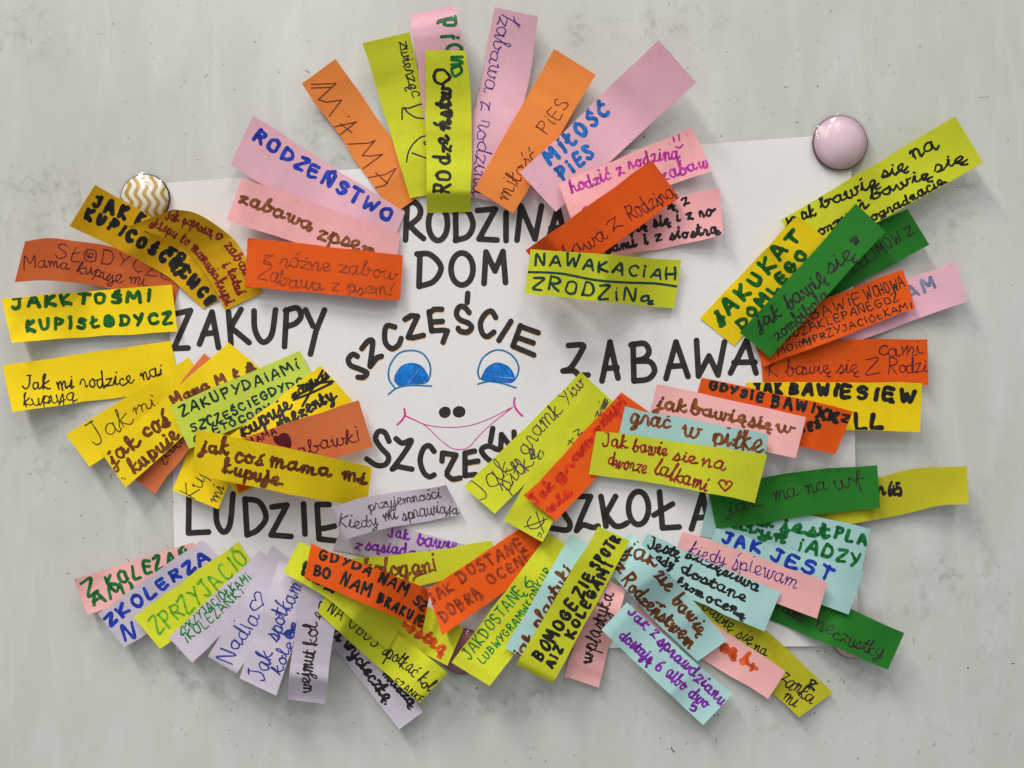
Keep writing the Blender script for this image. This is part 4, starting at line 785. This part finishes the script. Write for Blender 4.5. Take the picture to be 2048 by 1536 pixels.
strip('lime', [(1561,441),(1911,232)], [(1612,528),(1966,324)], (0,10), 'long lime strip with three lines of black cursive reaching up beside the large pink magnet',
  [('black', X("ja",[(1574,448),(1596,440)],16,2)+X("ak",[(1604,440),(1634,432)],26,2.3)+X("bawię",[(1642,420),(1700,396),(1760,370)],30,2.3)+X("się",[(1762,358),(1818,340)],27,2.3)+X("na",[(1822,320),(1878,296)],32,2.3)+X("orzy",[(1638,474),(1706,438)],24,2.3)+X("i",[(1720,424),(1738,414)],24,2.3)+X("bawię",[(1742,404),(1800,378),(1864,356)],25,2.3)+X("się",[(1868,346),(1936,324)],26,2.3)+X("ogradnacje.",[(1744,443),(1810,412),(1898,364)],21,2.3))])
strip('yellow', [(1400,637),(1594,432)], [(1468,693),(1655,480)], (0,3), 'yellow strip with thick green capitals JAK KUKAT DOM LEGO climbing to the right',
  [('dgreen', X("jAKUKAT",[(1438,650),(1510,578),(1606,470)],29,4.3)+X("DOMLEGO",[(1482,664),(1550,590),(1620,508)],24,4.0))])
strip('orange', [(1498,655),(1650,597),(1805,539)], [(1526,734),(1829,617)], (0,6), 'orange strip with three rows of thin black capitals about hide and seek',
  [('pen', X("SıĘBAWıE",[(1570,658),(1650,630),(1728,603)],22,1.3)+X("WCHOWA",[(1734,602),(1812,572)],22,1.3)+X("GOZAKLEPANEGOZ",[(1568,682),(1690,638),(1802,600)],16,1.3)+X("MOıMıPRZYJACıÓŁKAMı",[(1556,710),(1690,662),(1828,615)],13,1.3)+X("M",[(1606,694),(1624,688)],14,1.8))])
strip('green', [(1479,665),(1713,408)], [(1540,715),(1770,463)], (0,6), 'bright green strip with black cursive jak bawię się w, topmost of its fan',
  [('black', X("jak",[(1520,660),(1566,632)],32,1.9)+X("bawię",[(1578,622),(1612,596),(1656,562)],34,1.9)+X("się",[(1658,550),(1712,516)],34,1.9)+X("w",[(1708,492),(1722,482)],30,1.9)+X("zombibola",[(1556,684),(1600,646),(1660,592)],26,1.7))])
strip('yellow', [(1492,764),(1843,765)], [(1500,856),(1840,863)], (0,9), 'yellow strip with very thick black capitals JAK BAWIĘ SIĘ W',
  [('black', X("JAK",[(1503,788),(1570,789)],24,4.2)+X("BAW",[(1574,789),(1664,790)],24,4.6)+X("ıE",[(1664,793),(1704,796)],25,4.2)+X("SıĘ",[(1710,798),(1792,803)],26,4.2)+X("W",[(1796,804),(1834,806)],25,4.6)+X("LL",[(1706,858),(1770,858)],31,4.6))])
strip('orange', [(1402,754),(1708,824)], [(1380,838),(1671,909)], (0,6), 'deep orange strip with bold black capitals GDY SIĘ BAWIĘ and two crossed letters',
  [('black', X("GDYSıE",[(1414,778),(1470,790),(1528,806)],18,3.2)+X("BAWı",[(1538,814),(1584,820),(1632,828)],24,3.2)+X("XX",[(1630,834),(1678,846)],24,3.6)+X("KK",[(1630,834),(1674,846)],22,2.6)+X("Z",[(1680,842),(1700,848)],16,3)+X("ıES",[(1604,866),(1646,856)],18,3.4))])
strip('salmpink', [(1315,768),(1612,834)], [(1295,850),(1591,916)], (1,5), 'salmon pink strip with brown marker cursive jak bawię się w',
  [('brown', X("jak",[(1312,816),(1374,826)],30,2.9)+X("bawię",[(1378,828),(1440,840),(1492,850)],29,3)+X("się",[(1494,852),(1544,862)],28,3)+X("w",[(1550,864),(1588,868)],26,3))])
strip('lime', [(927,975),(1161,745)], [(988,1029),(1222,800)], (6,0), 'lime strip with thin grey cursive jak gram w piłkę, covering the end of SZCZEŚ',
  [('greypen', X("Jak",[(962,1006),(1002,966),(1034,934)],44,1.25)+X("gramk",[(1052,912),(1090,862),(1128,824)],36,1.25)+X("Yiw",[(1134,812),(1172,768)],30,1.2)+X("piłkę,",[(1010,984),(1050,946),(1090,900)],36,1.4))])
strip('lime', [(1008,1043),(1050,968),(1179,775)], [(1084,1084),(1140,985),(1258,825)], (5,0), 'lime strip with a crossed out circle at its lower tip, beside deep orange',
  [('greypen', tr(900,740,4.2675,"690,1250 660,1300 680,1350 740,1350 800,1300 795,1260;635,1340 730,1310 830,1270;735,1210 765,1300 800,1390;750,1420 760,1390 778,1400 775,1430;!1005,640 1050,580;!1010,600 1050,625;1050,530 1100,505 1090,560 1130,530;1280,340 1330,230 1300,340 1345,250 1320,330 1350,280;1240,400 1260,350 1270,400 1290,350;!1270,270 1275,275",1.2))])
strip('orange', [(1048,993),(1244,784)], [(1112,1043),(1305,830)], (4,0), 'deep orange strip with red marker writing hard to read, running up from SZKOŁA',
  [('ored', X("Jak",[(1070,1014),(1112,974)],24,3.4)+X("gram",[(1116,968),(1150,930),(1190,880)],22,3.4)+X("w",[(1192,874),(1206,858)],20,3.4)+X("zbijo!",[(1208,856),(1256,806)],22,3.4)+X("mie",[(1100,1030),(1146,988)],24,3.4))])
strip('blue', [(1249,814),(1538,868)], [(1233,890),(1523,944)], (0,3), 'pale blue strip with large brown cursive grać w piłkę between pink and lime',
  [('brown', X("grać",[(1258,848),(1300,852),(1342,858)],34,2.7)+X("w",[(1362,872),(1400,880)],40,2.7)+X("piłkę",[(1424,890),(1470,898),(1526,906)],44,2.7))])
strip('lime', [(1192,861),(1534,909)], [(1177,948),(1330,970),(1511,1004)], (1,5), 'lime strip with dark red cursive about dolls and an outlined heart, above SZKOŁA',
  [('red', X("Jak",[(1204,892),(1254,898)],29,2)+X("bawie",[(1264,902),(1334,914)],30,2)+X("sie",[(1344,920),(1392,930)],26,2)+X("na",[(1400,932),(1450,944)],28,2)+X("dworze",[(1214,930),(1292,948)],28,2)+X("lalkami",[(1306,946),(1350,964),(1414,984)],32,2)+X("♡",[(1436,982),(1464,984)],24,1.9))])
